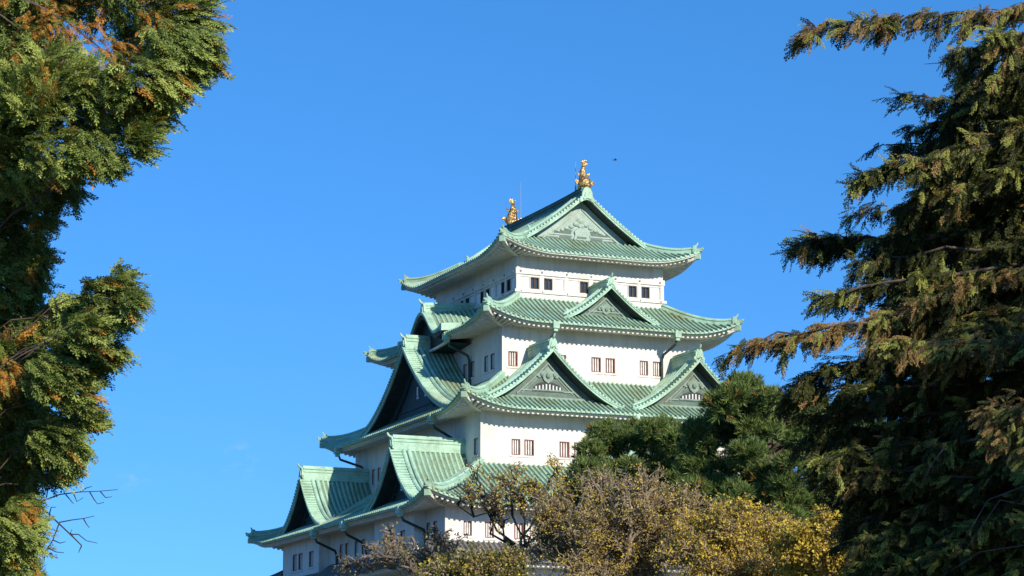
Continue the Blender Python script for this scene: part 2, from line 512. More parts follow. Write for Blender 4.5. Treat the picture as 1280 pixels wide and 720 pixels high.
def roof_tier(t, name='roof', mats=(None,), cuts=None, verge=None):
    """skirt roof of a tier; verge = half length of a hip-and-gable ridge part"""
    T = TIER[t]
    mb = MB()
    raft = MB()
    eave = MB()
    for side in 'SWNE':
        H, N = half(t, side)
        fr, eu, en = FR[side], EU[side], EN[side]
        gab = verge is not None and side in 'WE'

        def dtop(u):
            if gab and abs(u) <= verge + 1e-6:
                return N
            return max(0.0, min(T['dm'], H - abs(u)))
        cut = (cuts or {}).get(side)
        k = int(H / RS)
        us = [i * RS for i in range(-k, k + 1)] + [-H, H, -(H - T['dm']), H - T['dm']]
        if gab:
            us += [verge, verge + .002, -verge, -verge - .002]
        if cut:
            us += [-cut[0], cut[0]]
        us = sorted(set(round(u, 4) for u in us))
        fine = side in 'SW'
        nr = 9 if fine else 5
        for u0, u1 in zip(us[:-1], us[1:]):
            um = (u0 + u1) / 2
            d0 = cut[1] if cut and abs(um) < cut[0] else 0.0
            prev = None
            t0, t1 = (dtop(u0), dtop(u1))
            if gab and abs(um) < verge:
                t0 = t1 = N
            for j in range(nr + 1):
                a = j / nr
                da, db = d0 + (t0 - d0) * a if t0 > d0 else t0, d0 + (t1 - d0) * a if t1 > d0 else t1
                row = (fr(u0, N - da, zroof(t, side, u0, da)), fr(u1, N - db, zroof(t, side, u1, db)))
                if prev is not None:
                    mb.face([prev[0], prev[1], row[1], row[0]], 1)
                prev = row
        for i in range(-k, k + 1):
            u = i * RS
            de = dtop(u) - .02
            d0 = cut[1] if cut and abs(u) < cut[0] else -.02
            if de - d0 < .25:
                continue
            ds = np.linspace(d0, de, 9 if de > 3 else 6)
            rib(mb, [fr(u, N - d, zroof(t, side, u, max(d, 0)) + .01) for d in ds], eu, 0, cap=(fine and d0 < 0))
        # eave edge: tile lip, white board, soffit
        segs = [(-H, H)] if not cut else [(-H, -cut[0]), (cut[0], H)]
        for a, b_ in segs:
            uu = np.linspace(a, b_, max(8, int((b_ - a) / .5)))

            def strip(d1, z1, d2, z2, mat, fade1=1.0, fade2=1.0):
                prev = None
                for u in uu:
                    def pt(d, z, fd):
                        lim = H - d
                        uc = max(-lim, min(lim, u))
                        return fr(uc, N - d, z + lift0(t, side, uc if d > 0 else u) * fd)
                    row = (pt(d1, T['ze'] + z1, fade1), pt(d2, T['ze'] + z2, fade2))
                    if prev is not None:
                        eave.face([prev[0], prev[1], row[1], row[0]], mat)
                    prev = row
            strip(0, .0, 0, -.12, 2)
            strip(0, -.12, .16, -.12, 2)
            bd = .10 if t == 5 else .30
            strip(.16, -.12, bd, -.12, 2)
            strip(bd, -.12, bd, -.21, 1)
            strip(bd, -.21, .44, -.22, 1)
            strip(.44, -.20, T['o'] + .02, T['zs'] - T['ze'], 0, 1.0, 0.0)
            # rafters
            kk = int((b_ - a) / .4)
            for i in range(kk + 1):
                u = a + (b_ - a) * (i + .5) / (kk + 1)
                de = min(T['o'], H - abs(u))
                if de < .55:
                    continue
                z0 = T['ze'] - .20 + lift0(t, side, u)
                fe = max(0, 1 - de / T['o'])
                z1 = T['ze'] - .20 + (T['zs'] - T['ze'] + .20) * (de - .42) / (T['o'] - .42) + lift0(t, side, u) * fe
                sec = [(-.10, .03), (-.10, -.10), (-.06, -.19), (.06, -.19), (.10, -.10), (.10, .03)]
                raft.sweep([fr(u, N - .40, z0), fr(u, N - de, z1)], eu, sec)
    o = cb(mb, name, [mats[0], mats[1]])
    cb(eave, 'eave', [EAVEW, EAVEW, mats[2]], o)
    cb(raft, 'rafters', EAVEW, o)
    # hips
    sd = {(-1, -1): (1, -1), (1, -1): (1, 1), (-1, 1): (1, 1), (1, 1): (1, -1)}
    Hs, Ns = half(t, 'S')
    for sx in (-1, 1):
        for sy in (-1, 1):
            hip = MB()
            side = 'S' if sy < 0 else 'N'
            s2 = np.array([sd[(sx, sy)][0], sd[(sx, sy)][1], 0]) / math.sqrt(2)

            def hp(d, dz=0.0):
                return np.array([sx * (Hs - d), sy * (Ns - d), zroof(t, side, Hs - d, max(0, d)) + dz])
            top = T['dm'] + (0.35 if verge else 0)
            ds = np.linspace(top, .42, 14)
            hip.sweep([hp(d) for d in ds], s2, [(-.26, -.1), (-.26, .20), (-.32, .22), (-.32, .28), (-.14, .31), (-.10, .42), (.10, .42), (.14, .31), (.32, .28), (.32, .22), (.26, .20), (.26, -.1)])
            e = hp(.42)
            dirn = np.array([sx, sy, 0]) / math.sqrt(2)
            hip.sweep([e - dirn * .05, e + dirn * .16], s2, [(-.32, -.2), (-.36, .18), (-.24, .42), (-.1, .54), (.1, .54), (.24, .42), (.36, .18), (.32, -.2)])
            hip.tube([e + dirn * .05 + np.array([0, 0, .44]), e + dirn * .2 + np.array([0, 0, .54]), e + dirn * .32 + np.array([0, 0, .74])], [.09, .08, .05], 6)
            ds = np.linspace(.4, -.05, 4)
            hip.sweep([hp(d, .02) for d in ds], s2, [(-.17, -.1), (-.17, .08), (-.08, .18), (.08, .18), (.17, .08), (.17, -.1)])
            tp = hp(-.05)
            hip.tube([tp + np.array([0, 0, .1]), tp + dirn * .10 + np.array([0, 0, .2])], [.12, .09], 7)
            # corner beam below
            zw = T['zs'] - .25
            w0 = np.array([sx * A[t], sy * B[t], zw])
            tip = hp(.12, -.62)
            hip.sweep([w0, w0 * .5 + tip * .5 + np.array([0, 0, -.15]), tip], s2, [(-.16, 0), (-.16, .34), (.16, .34), (.16, 0)], mat=1)
            hip.sweep([tip - dirn * .35, tip + dirn * .06], s2, [(-.19, -.05), (-.19, .38), (.19, .38), (.19, -.05)], mat=0)
            cb(hip, 'hip_ridge', [mats[2], EAVEW], o)
    return o


def zprofile(zr, D, hw, p):
    def f(w):
        w = min(abs(w), hw * 1.0)
        return zr - D * (1 - (1 - w / hw) ** p)
    return f


def horn_ornament(mb, side, u0, n, z, s=1.0, horn=True):
    """demon tile plate with scrolls and the cylinder horn rising outward"""
    fr = FR[side]
    out = [(-.62, -.25), (-.70, .05), (-.50, .18), (-.46, .62), (-.30, .98), (0, 1.12), (.30, .98), (.46, .62), (.50, .18), (.70, .05), (.62, -.25), (.25, -.05), (0, .02), (-.25, -.05)]
    mb.plate(fr, [(u0 + a * s, z + b * s) for a, b in out], n, n + .22 * s)
    mb.plate(fr, [(u0 + a * s * .55, z + .12 * s + b * s * .55) for a, b in out], n + .22 * s, n + .32 * s)
    c = np.array([fr(u0, n - .3 * s, z + .98 * s), fr(u0, n + .2 * s, z + 1.04 * s), fr(u0, n + .45 * s, z + 1.22 * s), fr(u0, n + .60 * s, z + 1.5 * s)])
    if horn:
        mb.tube(c, [.14 * s, .15 * s, .13 * s, .10 * s], 8)


def gable(t, side, u0, nf, hw, zr, D, p, nb, name='gable', zf=None, sheet=True, wallmat=None, bh=.5, ornament=.68, rh=.8, ridge=True, boardmat=None, wall_drop=0.0):
    """triangular dormer gable (chidori hafu) on a tier's roof. nf: distance of its front from the centre, nb: where its ridge meets the wall"""
    T = TIER[t]
    H, N = half(t, side)
    fr, eu, en = FR[side], EU[side], EN[side]
    f = zf or zprofile(zr, D, hw, p)
    zm = lambda n: T['ze'] + T['a'] * (N - n) + T['b'] * (N - n) ** 2
    roof = MB()

    def wend(n):
        target = zm(n) - .06
        lo, hi = 0.0, hw
        if f(hw) > target:
            return hw
        for _ in range(30):
            m = (lo + hi) / 2
            if f(m) > target: lo = m
            else: hi = m
        return hi
    ups = lambda s, w: f(w)
    if sheet:
        ns = list(np.arange(nf + .30, nb, -RS)) + [nb]
        for s in (-1, 1):
            prev = None
            for n in ns:
                we = wend(min(n, nf)) if n > nf - .9 else wend(n)
                ws = np.linspace(0, we, 13)
                row = [fr(u0 + s * w, n, f(w)) for w in ws]
                if prev is not None:
                    for a in range(12):
                        roof.face([prev[a], prev[a + 1], row[a + 1], row[a]], 1)
                prev = row
            n = nf - 1.15
            while n > nb + .1:
                we = wend(n)
                if we > .5:
                    ws = np.linspace(we, .12, 11)
                    rib(roof, [fr(u0 + s * w, n, f(w) + .01) for w in ws], en, 0, cap=False)
                n -= RS
    we = wend(nf)
    trim = MB()
    verge = MB()
    for s in (-1, 1):
        ws = np.linspace(0, we, 22)
        path = [fr(u0 + s * w, 0, f(w)) for w in ws]
        # verge slab, barge board, infill
        verge.sweep(path, en, [(nf - .5, -.10), (nf - .5, .02), (nf + .42, .02), (nf + .42, -.10)])
        verge.sweep(path, en, [(nf + .24, -.10), (nf + .24, -.10 - bh * .4), (nf + .36, -.10 - bh * .4), (nf + .36, -.10)])
        trim.sweep(path, en, [(nf - .78, -.11), (nf - .78, -.14 - bh * .5), (nf + .24, -.14 - bh * .3), (nf + .24, -.11)])
        # verge tiles across the edge
        L = 0; k = 0
        w = .25
        while w < we - .05:
            dzw = (f(w + .02) - f(w - .02)) / .04
            tang = eu * s + np.array([0, 0, dzw]); tang /= np.linalg.norm(tang)
            nrm = np.cross(en, tang); nrm = nrm if nrm[2] > 0 else -nrm
            p0 = fr(u0 + s * w, nf + .46, f(w) + .02)
            p1 = fr(u0 + s * w, nf - .45, f(w) + .05)
            verge.sweep([p0, p1], tang, [(-.10, -.02), (-.08, .09), (0, .13), (.08, .09), (.10, -.02)], up=nrm)
            w += .31 / math.sqrt(1 + dzw * dzw)
        # descending ridge rolls behind the verge tiles
        ws2 = np.linspace(.1, we - .15, 20)
        path2 = [fr(u0 + s * w, 0, f(w)) for w in ws2]
        verge.sweep(path2, en, [(nf - .80, -.05), (nf - .80, .20), (nf - .72, .32), (nf - .58, .32), (nf - .50, .20), (nf - .50, -.05)])
        if sheet or t == 5:
            ws3 = np.linspace(.1, we - 1.0, 18)
            path3 = [fr(u0 + s * w, 0, f(w)) for w in ws3]
            verge.sweep(path3, en, [(nf - 1.22, -.05), (nf - 1.22, .24), (nf - 1.14, .36), (nf - 1.0, .36), (nf - .92, .24), (nf - .92, -.05)])
            e = fr(u0 + s * (we - 1.0), nf - 1.07, f(we - 1.0) + .12)
            verge.ball(e, .30, 8, 6, sc_=(1, 1, 1.1))
            verge.tube([e + [0, 0, .2], e + eu * s * .22 + [0, 0, .42]], [.12, .08], 6)
    # gable wall
    gw = MB()
    base = zm(nf - .76) - .12 - wall_drop
    ws = np.linspace(-we, we, 41)
    ng = nf - .76
    for a, b_ in zip(ws[:-1], ws[1:]):
        za, zb = max(f(abs(a)) - .13, base), max(f(abs(b_)) - .13, base)
        gw.face([fr(u0 + a, ng, base), fr(u0 + b_, ng, base), fr(u0 + b_, ng, zb), fr(u0 + a, ng, za)], 0)
    o = cb(roof, name, [RIB, PANL]) if sheet else empty_part(name)
    cb(verge, 'verge', RIDGE, o)
    cb(trim, 'bargeboard', boardmat or BOARD, o)
    wobj = cb(gw, 'gable_wall', wallmat or GREYC, o)
    if ridge:
        rd = MB()
        rd.sweep([fr(u0, nf + .15, f(0)), fr(u0, nb, f(0))], eu, [(-.27, -.25), (-.27, rh * .45), (-.34, rh * .47), (-.34, rh * .58), (-.27, rh * .60), (-.27, rh * .72), (-.36, rh * .75), (-.30, rh * .86), (-.13, rh * .9), (-.11, rh + .08), (.11, rh + .08), (.13, rh * .9), (.30, rh * .86), (.36, rh * .75), (.27, rh * .72), (.27, rh * .60), (.34, rh * .58), (.34, rh * .47), (.27, rh * .45), (.27, -.25)])
        horn_ornament(rd, side, u0, nf + .16, f(0) + .05, ornament)
        cb(rd, 'ridge', RIDGE, o)
    return o, f, ng, wobj


def empty_part(name):
    o = bpy.data.objects.new(name, None)
    o.empty_display_size = .3
    col.objects.link(o)
    o.parent = keep
    return o


# ---- walls with real window openings
WINDOWS = []


def wall_face(mb, side, n, u0, u1, z0, z1, holes, depth=.28):
    fr = FR[side]
    us = sorted({u0, u1, *[h[0] for h in holes], *[h[1] for h in holes]})
    zs = sorted({z0, z1, *[h[2] for h in holes], *[h[3] for h in holes]})
    for a, b_ in zip(us[:-1], us[1:]):
        for c, d in zip(zs[:-1], zs[1:]):
            um, zm_ = (a + b_) / 2, (c + d) / 2
            if any(h[0] < um < h[1] and h[2] < zm_ < h[3] for h in holes):
                continue
            mb.face([fr(a, n, c), fr(b_, n, c), fr(b_, n, d), fr(a, n, d)])
    for h in holes:
        a, b_, c, d = h[:4]
        for (p, q) in (((a, c), (b_, c)), ((b_, c), (b_, d)), ((b_, d), (a, d)), ((a, d), (a, c))):
            mb.face([fr(p[0], n, p[1]), fr(q[0], n, q[1]), fr(q[0], n - depth, q[1]), fr(p[0], n - depth, p[1])])


def lattice_window(side, n, h, parent):
    """plastered vertical bars in a brown frame with a white sill"""
    a, b_, c, d = h
    fr = FR[side]
    w = MB()
    nn = n - .10
    w.box(fr, a, b_, n - .24, n - .22, c, d, 0)                       # brown boards behind
    e = .07
    w.box(fr, a, a + e, n - .25, nn + .06, c, d, 0); w.box(fr, b_ - e, b_, n - .25, nn + .06, c, d, 0)
    w.box(fr, a + e, b_ - e, n - .25, nn + .06, d - e, d, 0); w.box(fr, a + e, b_ - e, n - .25, nn + .06, c, c + e, 0)
    k = 3
    for i in range(k):
        u = a + (b_ - a) * (i + 1) / (k + 1)
        w.box(fr, u - .05, u + .05, n - .218, nn, c + e, d - e, 1)
    w.box(fr, a - .14, b_ + .14, n + .003, n + .07, c - .15, c - .04, 3)   # sill
    return cb(w, 'window', [WOOD, BARW, WOODD, PLASTER], parent)


def sash_window(side, n, h, parent):
    a, b_, c, d = h
    fr = FR[side]
    w = MB()
    e = .08
    w.box(fr, a, b_, n - .17, n - .15, c, d, 1)
    w.box(fr, a, a + e, n - .15, n - .02, c, d, 0); w.box(fr, b_ - e, b_, n - .15, n - .02, c, d, 0)
    w.box(fr, a + e, b_ - e, n - .15, n - .02, d - e, d, 0); w.box(fr, a + e, b_ - e, n - .15, n - .02, c, c + e, 0)
    um = (a + b_) / 2
    w.box(fr, um - .03, um + .03, n - .15, n - .06, c + e, d - e, 0)
    return cb(w, 'window', [WOODD, GLASS], parent)


def shutter_panel(side, n, h, parent):
    a, b_, c, d = h
    fr = FR[side]
    w = MB()
    w.box(fr, a + .02, b_ - .02, n - .12, n - .07, c + .02, d - .02)
    return cb(w, 'shutter', SHUT, parent)


def storey(t, z0, z1, holes, style):
    """four walls; holes per side as (u0, u1, z0, z1)"""
    mb = MB()
    for side in 'SWNE':
        H, N = (A[t], B[t]) if side in 'SN' else (B[t], A[t])
        wall_face(mb, side, N, -H, H, z0, z1, holes.get(side, []))
    o = cb(mb, 'wall', PLASTER)
    for side in holes:
        N = B[t] if side in 'SN' else A[t]
        for h in holes[side]:
            style(side, N, h, o)
    return o


def mirror(hs):
    return [(-b_, -a, c, d) for a, b_, c, d in hs][::-1]


# ---- stone base
st = MB()
zt_, zb_ = 9.4, GROUND
for side in 'SWNE':
    H, N = (A[1], B[1]) if side in 'SN' else (B[1], A[1])
    fr = FR[side]
    prev = None
    for a in np.linspace(0, 1, 10):
        off = .5 + 4.6 * (a ** 1.7)
        z = zt_ + (zb_ - zt_) * a
        row = (fr(-H - off, N + off, z), fr(H + off, N + off, z))
        if prev is not None:
            st.face([prev[0], prev[1], row[1], row[0]])
        prev = row
st.face([(-A[1] - .5, -B[1] - .5, zt_), (A[1] + .5, -B[1] - .5, zt_), (A[1] + .5, B[1] + .5, zt_), (-A[1] - .5, B[1] + .5, zt_)])
cb(st, 'stone_base', STONE)

# ---- storeys
w1 = [(-14.2, -13.4, 11.0, 12.2), (-12.9, -12.1, 11.0, 12.2), (-6, -5.2, 11.0, 12.2), (-4.6, -3.8, 11.0, 12.2)]
storey(1, 9.4, 15.2, {'S': w1 + mirror(w1)}, lattice_window)
w2s = [(-14.75, -14.1, 15.55, 16.6), (-13.1, -12.4, 15.45, 16.6), (-10.85, -10.1, 15.45, 16.6), (-9.6, -8.9, 15.45, 16.6), (-5, -4.2, 15.45, 16.6), (-3.6, -2.8, 15.45, 16.6)]
w2w = [(-16.75, -16.0, 15.5, 16.7), (-15.4, -14.7, 15.5, 16.7), (-1.9, -1.1, 15.45, 16.65), (-.3, .5, 15.45, 16.65), (1.9, 2.7, 15.45, 16.65), (3.2, 4.0, 15.45, 16.65)]
w2 = storey(2, 15.2, 17.9, {'S': w2s + mirror(w2s), 'W': w2w}, lattice_window)
# stone-drop bays on the shaded side, below the two gables
NB = A[2] + .9
BAYH = {1: [(7.7, 8.85, 15.2, 16.45), (10.45, 11.55, 15.15, 16.5), (11.9, 13.0, 15.15, 16.5)],
        -1: [(-9.5, -8.4, 15.3, 16.35), (-12.8, -11.75, 15.3, 16.35), (-10.8, -10.2, 15.4, 16.3)]}
for s, (a, b_) in ((1, (6.3, 15.4)), (-1, (-14.6, -6.4))):
    bays = MB()
    wall_face(bays, 'W', NB, a, b_, 13.6, 17.75, BAYH[s])
    for u in (a, b_):
        bays.face([FR['W'](u, A[2], 13.6), FR['W'](u, NB, 13.6), FR['W'](u, NB, 17.75), FR['W'](u, A[2], 17.75)])
    bo = cb(bays, 'projecting_bay', PLASTER)
    for h in BAYH[s]:
        lattice_window('W', NB, h, bo)

w3s = [(-9.0, -8.28, 22.13, 23.33), (-7.97, -7.17, 22.13, 23.33), (-5.1, -4.27, 22.13, 23.33), (-3.9, -3.07, 22.13, 23.33), (-1.0, -.2, 22.13, 23.33)]
w3w = [(-13.05, -12.3, 22.1, 23.35), (7.5, 8.2, 22.15, 23.42), (8.85, 9.55, 22.15, 23.42)]
storey(3, 21.2, 25.5, {'S': w3s + mirror(w3s), 'W': w3w}, lattice_window)
w4s = [(-7.98, -7.2, 29.28, 30.45), (-5.0, -4.27, 29.28, 30.45), (-3.88, -3.13, 29.28, 30.45), (-1.02, -.2, 29.28, 30.45)]
w4w = [(-9.15, -8.35, 29.26, 30.5), (-7.88, -7.1, 29.26, 30.5), (-5.15, -4.35, 29.26, 30.5), (-3.6, -2.8, 29.26, 30.5)]
storey(4, 28.3, 32.6, {'S': w4s + mirror(w4s), 'W': w4w + mirror(w4w)}, lattice_window)

# top storey: bays of one ken, each half window half white shutter
HS, HW = [], []
SH = {'S': [], 'W': []}
zl, zh = 35.86, 36.80
for side, nb_, L, acc in (('S', 6, A[5], HS), ('W', 8, B[5], HW)):
    bw = 2 * L / nb_
    for i in range(nb_):
        u0 = -L + i * bw
        um = u0 + bw / 2
        win_right = (i % 2 == 0)
        l = (u0 + .20, um - .04, zl, zh); r_ = (um + .04, u0 + bw - .20, zl, zh)
        wr = (u0 + bw - .20 - .74, u0 + bw - .20, zl, zh); wl = (u0 + .20, u0 + .94, zl, zh)
        if win_right:
            acc.append(wr); SH[side].append((u0 + .20, u0 + bw - 1.0, zl, zh))
        else:
            acc.append(wl); SH[side].append((u0 + 1.0, u0 + bw - .20, zl, zh))
m5 = MB()
for side, hh in (('S', HS), ('W', HW), ('N', []), ('E', [])):
    H, N = (A[5], B[5]) if side in 'SN' else (B[5], A[5])
    wall_face(m5, side, N, -H, H, 34.9, 38.75, hh + SH.get(side, []))
o5 = cb(m5, 'wall', PLASTER)
for side, hh in (('S', HS), ('W', HW)):
    N = B[5] if side == 'S' else A[5]
    for h in hh:
        sash_window(side, N, h, o5)
    for h in SH[side]:
        shutter_panel(side, N, h, o5)
trim = MB()
for side in 'SWNE':
    H, N = (A[5], B[5]) if side in 'SN' else (B[5], A[5])
    ex = .12 if side in 'SN' else -.003
    fr = FR[side]
    trim.box(fr, -H - ex, H + ex, N + .002, N + .12, 36.98, 37.42)
    trim.box(fr, -H - (.22 if side in 'SN' else -.003), H + (.22 if side in 'SN' else -.003), N + .002, N + .22, 35.52, 35.74)
    trim.box(fr, -H - (.10 if side in 'SN' else -.003), H + (.10 if side in 'SN' else -.003), N + .002, N + .10, 34.95, 35.518)
    nb_ = 6 if side in 'SN' else 8
    for i in range(nb_ + 1):
        u = -H + 2 * H * i / nb_
        w = .16
        uu = max(-H + w - .06, min(H - w + .06, u))
        trim.box(fr, uu - w, uu + w, N + .002, N + .055, 35.742, 36.978)
        uc = max(-H + .3, min(H - .3, u))
        trim.ball(fr(uc, N + .13, 37.2), .10, 8, 6, 1)
        trim.ball(fr(uc, N + .23, 35.63), .07, 8, 6, 1)
cb(trim, 'wall_beam', [PLASTER, STUD], o5)

# ---- roofs
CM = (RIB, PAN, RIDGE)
r1 = roof_tier(1, mats=(GREYT, GREYP, GREYT))
r1["label"] = "grey clay tiled lowest skirt roof"
r2 = roof_tier(2, mats=CM)
r3 = roof_tier(3, mats=CM)
r4 = roof_tier(4, mats=CM, cuts={'W': (4.5, 1.3)})
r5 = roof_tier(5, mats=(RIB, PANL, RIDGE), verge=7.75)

# ---- top hip-and-gable ends
T5 = TIER[5]
N5 = A[5] + T5['o']


def f5(w):
    d = N5 - abs(w)
    return T5['ze'] + T5['a'] * d + T5['b'] * d * d


for side in 'SN':
    o, f, ng, gwall = gable(5, side, 0, 7.45, 5.25, f5(0), 1, 1, 0, zf=f5, sheet=False, wallmat=PALEC, bh=.42, ridge=False, name='top_gable')
    if side == 'S':
        fr = FR['S']
        rel = MB()
        rel.box(fr, -4.2, 4.2, ng + .003, ng + .12, 40.08, 40.24)                       # base beam
        for s in (-1, 1):
            path = [fr(s * w, 0, f5(w)) for w in np.linspace(0, 4.6, 16)]
            rel.sweep(path, EN['S'], [(ng + .003, -.95), (ng + .003, -1.08), (ng + .09, -1.08), (ng + .09, -.95)])
            rel.box(fr, *sorted((s * .75, s * 2.9)), ng + .004, ng + .07, 40.78, 40.90)
        # carved centre: strut block, scrolls, hanging pendant
        rel.plate(fr, [(-.75, 40.25), (-.55, 40.9), (-.62, 41.15), (-.35, 41.45), (.35, 41.45), (.62, 41.15), (.55, 40.9), (.75, 40.25)], ng + .004, ng + .16)
        rel.plate(fr, [(-.4, 40.3), (-.4, 40.75), (.4, 40.75), (.4, 40.3)], ng + .16, ng + .20, 1)
        rel.plate(fr, [(-.5, 40.45), (-.5, 40.55), (.5, 40.55), (.5, 40.45)], ng + .2, ng + .25)
        for a, b_, r_ in ((0, 42.05, .34), (-.42, 41.8, .26), (.42, 41.8, .26), (-.85, 41.55, .2), (.85, 41.55, .2), (-1.25, 41.38, .17), (1.25, 41.38, .17), (-1.65, 41.22, .14), (1.65, 41.22, .14), (0, 41.65, .26), (-2.0, 41.1, .12), (2.0, 41.1, .12)):
            rel.ball(fr(a, ng + .06, b_), r_, 9, 6, sc_=(1.15, .45, .8))
        for s in (-1, 1):
            for a0, a1, c0, c1 in ((.85, 2.35, 40.92, 41.12), (.85, 1.9, 40.35, 40.72), (2.0, 3.3, 40.35, 40.6), (.8, 1.6, 41.15, 41.3)):
                rel.box(fr, *sorted((s * a0, s * a1)), ng + .003, ng + .03, c0, c1, 1)
        cb(rel, 'carved_relief', [PALEC, GREYC], o)

# top ridge along the keep, with end plates
tr = MB()
rh = 1.25
zz = f5(0)
sec = [(-.40, -.3), (-.40, .10), (-.48, .12), (-.48, .20), (-.40, .22), (-.40, .34), (-.46, .36), (-.40, .44), (-.15, .48), (-.12, .60), (.12, .60), (.15, .48), (.40, .44), (.46, .36), (.40, .34), (.40, .22), (.48, .20), (.48, .12), (.40, .10), (.40, -.3)]
ys = np.linspace(-7.75, 7.75, 15)
tr.sweep([(0, y, zz - .05 + .12 * (abs(y) / 7.75) ** 3) for y in ys], (1, 0, 0), sec)
for side in 'SN':
    pe = MB()
    horn_ornament(pe, side, 0, 7.76, zz - .55, .95, False)
    cb(pe, 'ridge_end_tile', RIDGE)
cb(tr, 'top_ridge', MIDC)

# ---- gold fish on the ridge ends
def fish(yc, out):
    root = MB()
    z0 = zz + .46
    def cbs(mb, *a):
        mb.v = [(x, y, z0 + (z - z0) * .81) for x, y, z in mb.v]
        return cb(mb, *a)
    # body: head low on the ridge, belly outward, tail up and curling back
    zs = [0.0, .28, .60, .95, 1.30, 1.65, 1.98, 2.25, 2.45]
    ys_ = [.05, .30, .36, .26, .10, -.02, -.02, .08, .22]
    ry = [.52, .62, .58, .48, .38, .30, .22, .16, .10]
    rx = [.46, .60, .58, .48, .38, .30, .22, .16, .10]
    i0 = 0
    for z, y, a, b_ in zip(zs, ys_, rx, ry):
        for q in range(10):
            an = 2 * math.pi * q / 10
            root.v.append((a * math.cos(an), yc + out * (y - .15) + b_ * math.sin(an) * .8, z0 + z + .10 * math.sin(an) * out))
    for j in range(len(zs) - 1):
        for q in range(10):
            q2 = (q + 1) % 10
            root.f.append((j * 10 + q, j * 10 + q2, (j + 1) * 10 + q2, (j + 1) * 10 + q)); root.m.append(0)
    root.f.append(tuple(range(10))[::-1]); root.m.append(0)
    root.f.append(tuple(80 + q for q in range(10))); root.m.append(0)
    b_ = cbs(root, 'ridge_fish', GOLD, None, True)
    # snout, jaws, eyes
    hd = MB()
    hd.ball((0, yc + out * .42, z0 + .28), .30, 10, 8, sc_=(1.1, 1.2, .8))
    hd.ball((0, yc + out * .38, z0 + .02), .24, 10, 8, sc_=(1.15, 1.3, .6))
    for s in (-1, 1):
        hd.ball((s * .27, yc + out * .36, z0 + .48), .10, 8, 6)
        hd.tube([(s * .2, yc + out * .3, z0 + .55), (s * .36, yc + out * .45, z0 + .78)], [.07, .02], 5)
    cbs(hd, 'head', GOLD, b_, True)
    def fin(pts, th, ax, name='fin'):
        fn = MB()
        pts = [np.array(p, float) for p in pts]
        a = np.zeros(3); a[ax] = th
        fn.face([p + a for p in pts]); fn.face([p - a for p in pts][::-1])
        for p, q in zip(pts, pts[1:] + pts[:1]):
            fn.face([p + a, p - a, q - a, q + a])
        cbs(fn, name, GOLD, b_)
    def Y(y): return yc + out * (y - .15)
    for s in (-1, 1):                                   # breast fins, two pairs
        fin([(s * .38, Y(.35), z0 + .55), (s * .72, Y(.42), z0 + .42), (s * .98, Y(.40), z0 + .72), (s * .80, Y(.36), z0 + .70), (s * .78, Y(.34), z0 + .92), (s * .60, Y(.33), z0 + .78), (s * .40, Y(.3), z0 + .85)], .03, 1)
        fin([(s * .24, Y(.1), z0 + 1.35), (s * .52, Y(.12), z0 + 1.42), (s * .62, Y(.1), z0 + 1.75), (s * .46, Y(.05), z0 + 1.62), (s * .24, Y(.0), z0 + 1.62)], .025, 1)
    for k in range(6):                                  # back spines
        z = z0 + .45 + k * .3
        yb = -.02 - .10 * math.sin(k * .7)
        fin([(0, Y(yb), z), (0, Y(yb - .28), z + .16), (0, Y(yb - .02), z + .22)], .03, 0, 'back_spine')
    # forked tail fan
    for an in (-50, -25, 0, 25, 50):
        a = R(an)
        c, s = math.cos(a), math.sin(a)
        base = np.array([0, Y(.2), z0 + 2.35])
        tip = base + np.array([.42 * s, out * .12, .62 * c])
        sd = np.array([.11 * c, 0, -.11 * s])
        fin([base - sd * .5, base * .4 + tip * .6 - sd, tip, base * .4 + tip * .6 + sd, base + sd * .5], .03, 1, 'tail_ray')
    return b_


fs = fish(-7.25, -1)
fs["label"] = "gold fish at the front gable end of the ridge"
fn_ = fish(6.95, 1)
fn_["label"] = "gold fish at the rear end of the ridge"
for (y, x, h) in ((6.0, .35, 3.6), (-6.4, -.3, 2.4)):
    rd = MB()
    rd.tube([(x, y, zz + .5), (x, y, zz + .5 + h)], [.035, .02], 5)
    rd.tube([(x, y, zz + .5), (x, y, zz + .9)], [.09, .06], 6)
    cb(rd, 'lightning_rod', ROD)

# ---- dormer gables, sunlit side
def pendant(o, side, u, n, z, s, mat):
    p = MB()
    fr = FR[side]
    p.plate(fr, [(u + a * s, z + b_ * s) for a, b_ in ((0, .75), (-.35, .45), (-.75, .38), (-1.0, .05), (-.72, -.12), (-.5, .02), (-.35, -.3), (0, -.55), (.35, -.3), (.5, .02), (.72, -.12), (1.0, .05), (.75, .38), (.35, .45))], n + .02, n + .14)
    p.ball(fr(u, n + .16, z + .05 * s), .22 * s, 8, 6)
    for q in (-1, 1):
        p.ball(fr(u + q * .55 * s, n + .14, z + .15 * s), .17 * s, 8, 5)
    cb(p, 'carved_pendant', mat, o)


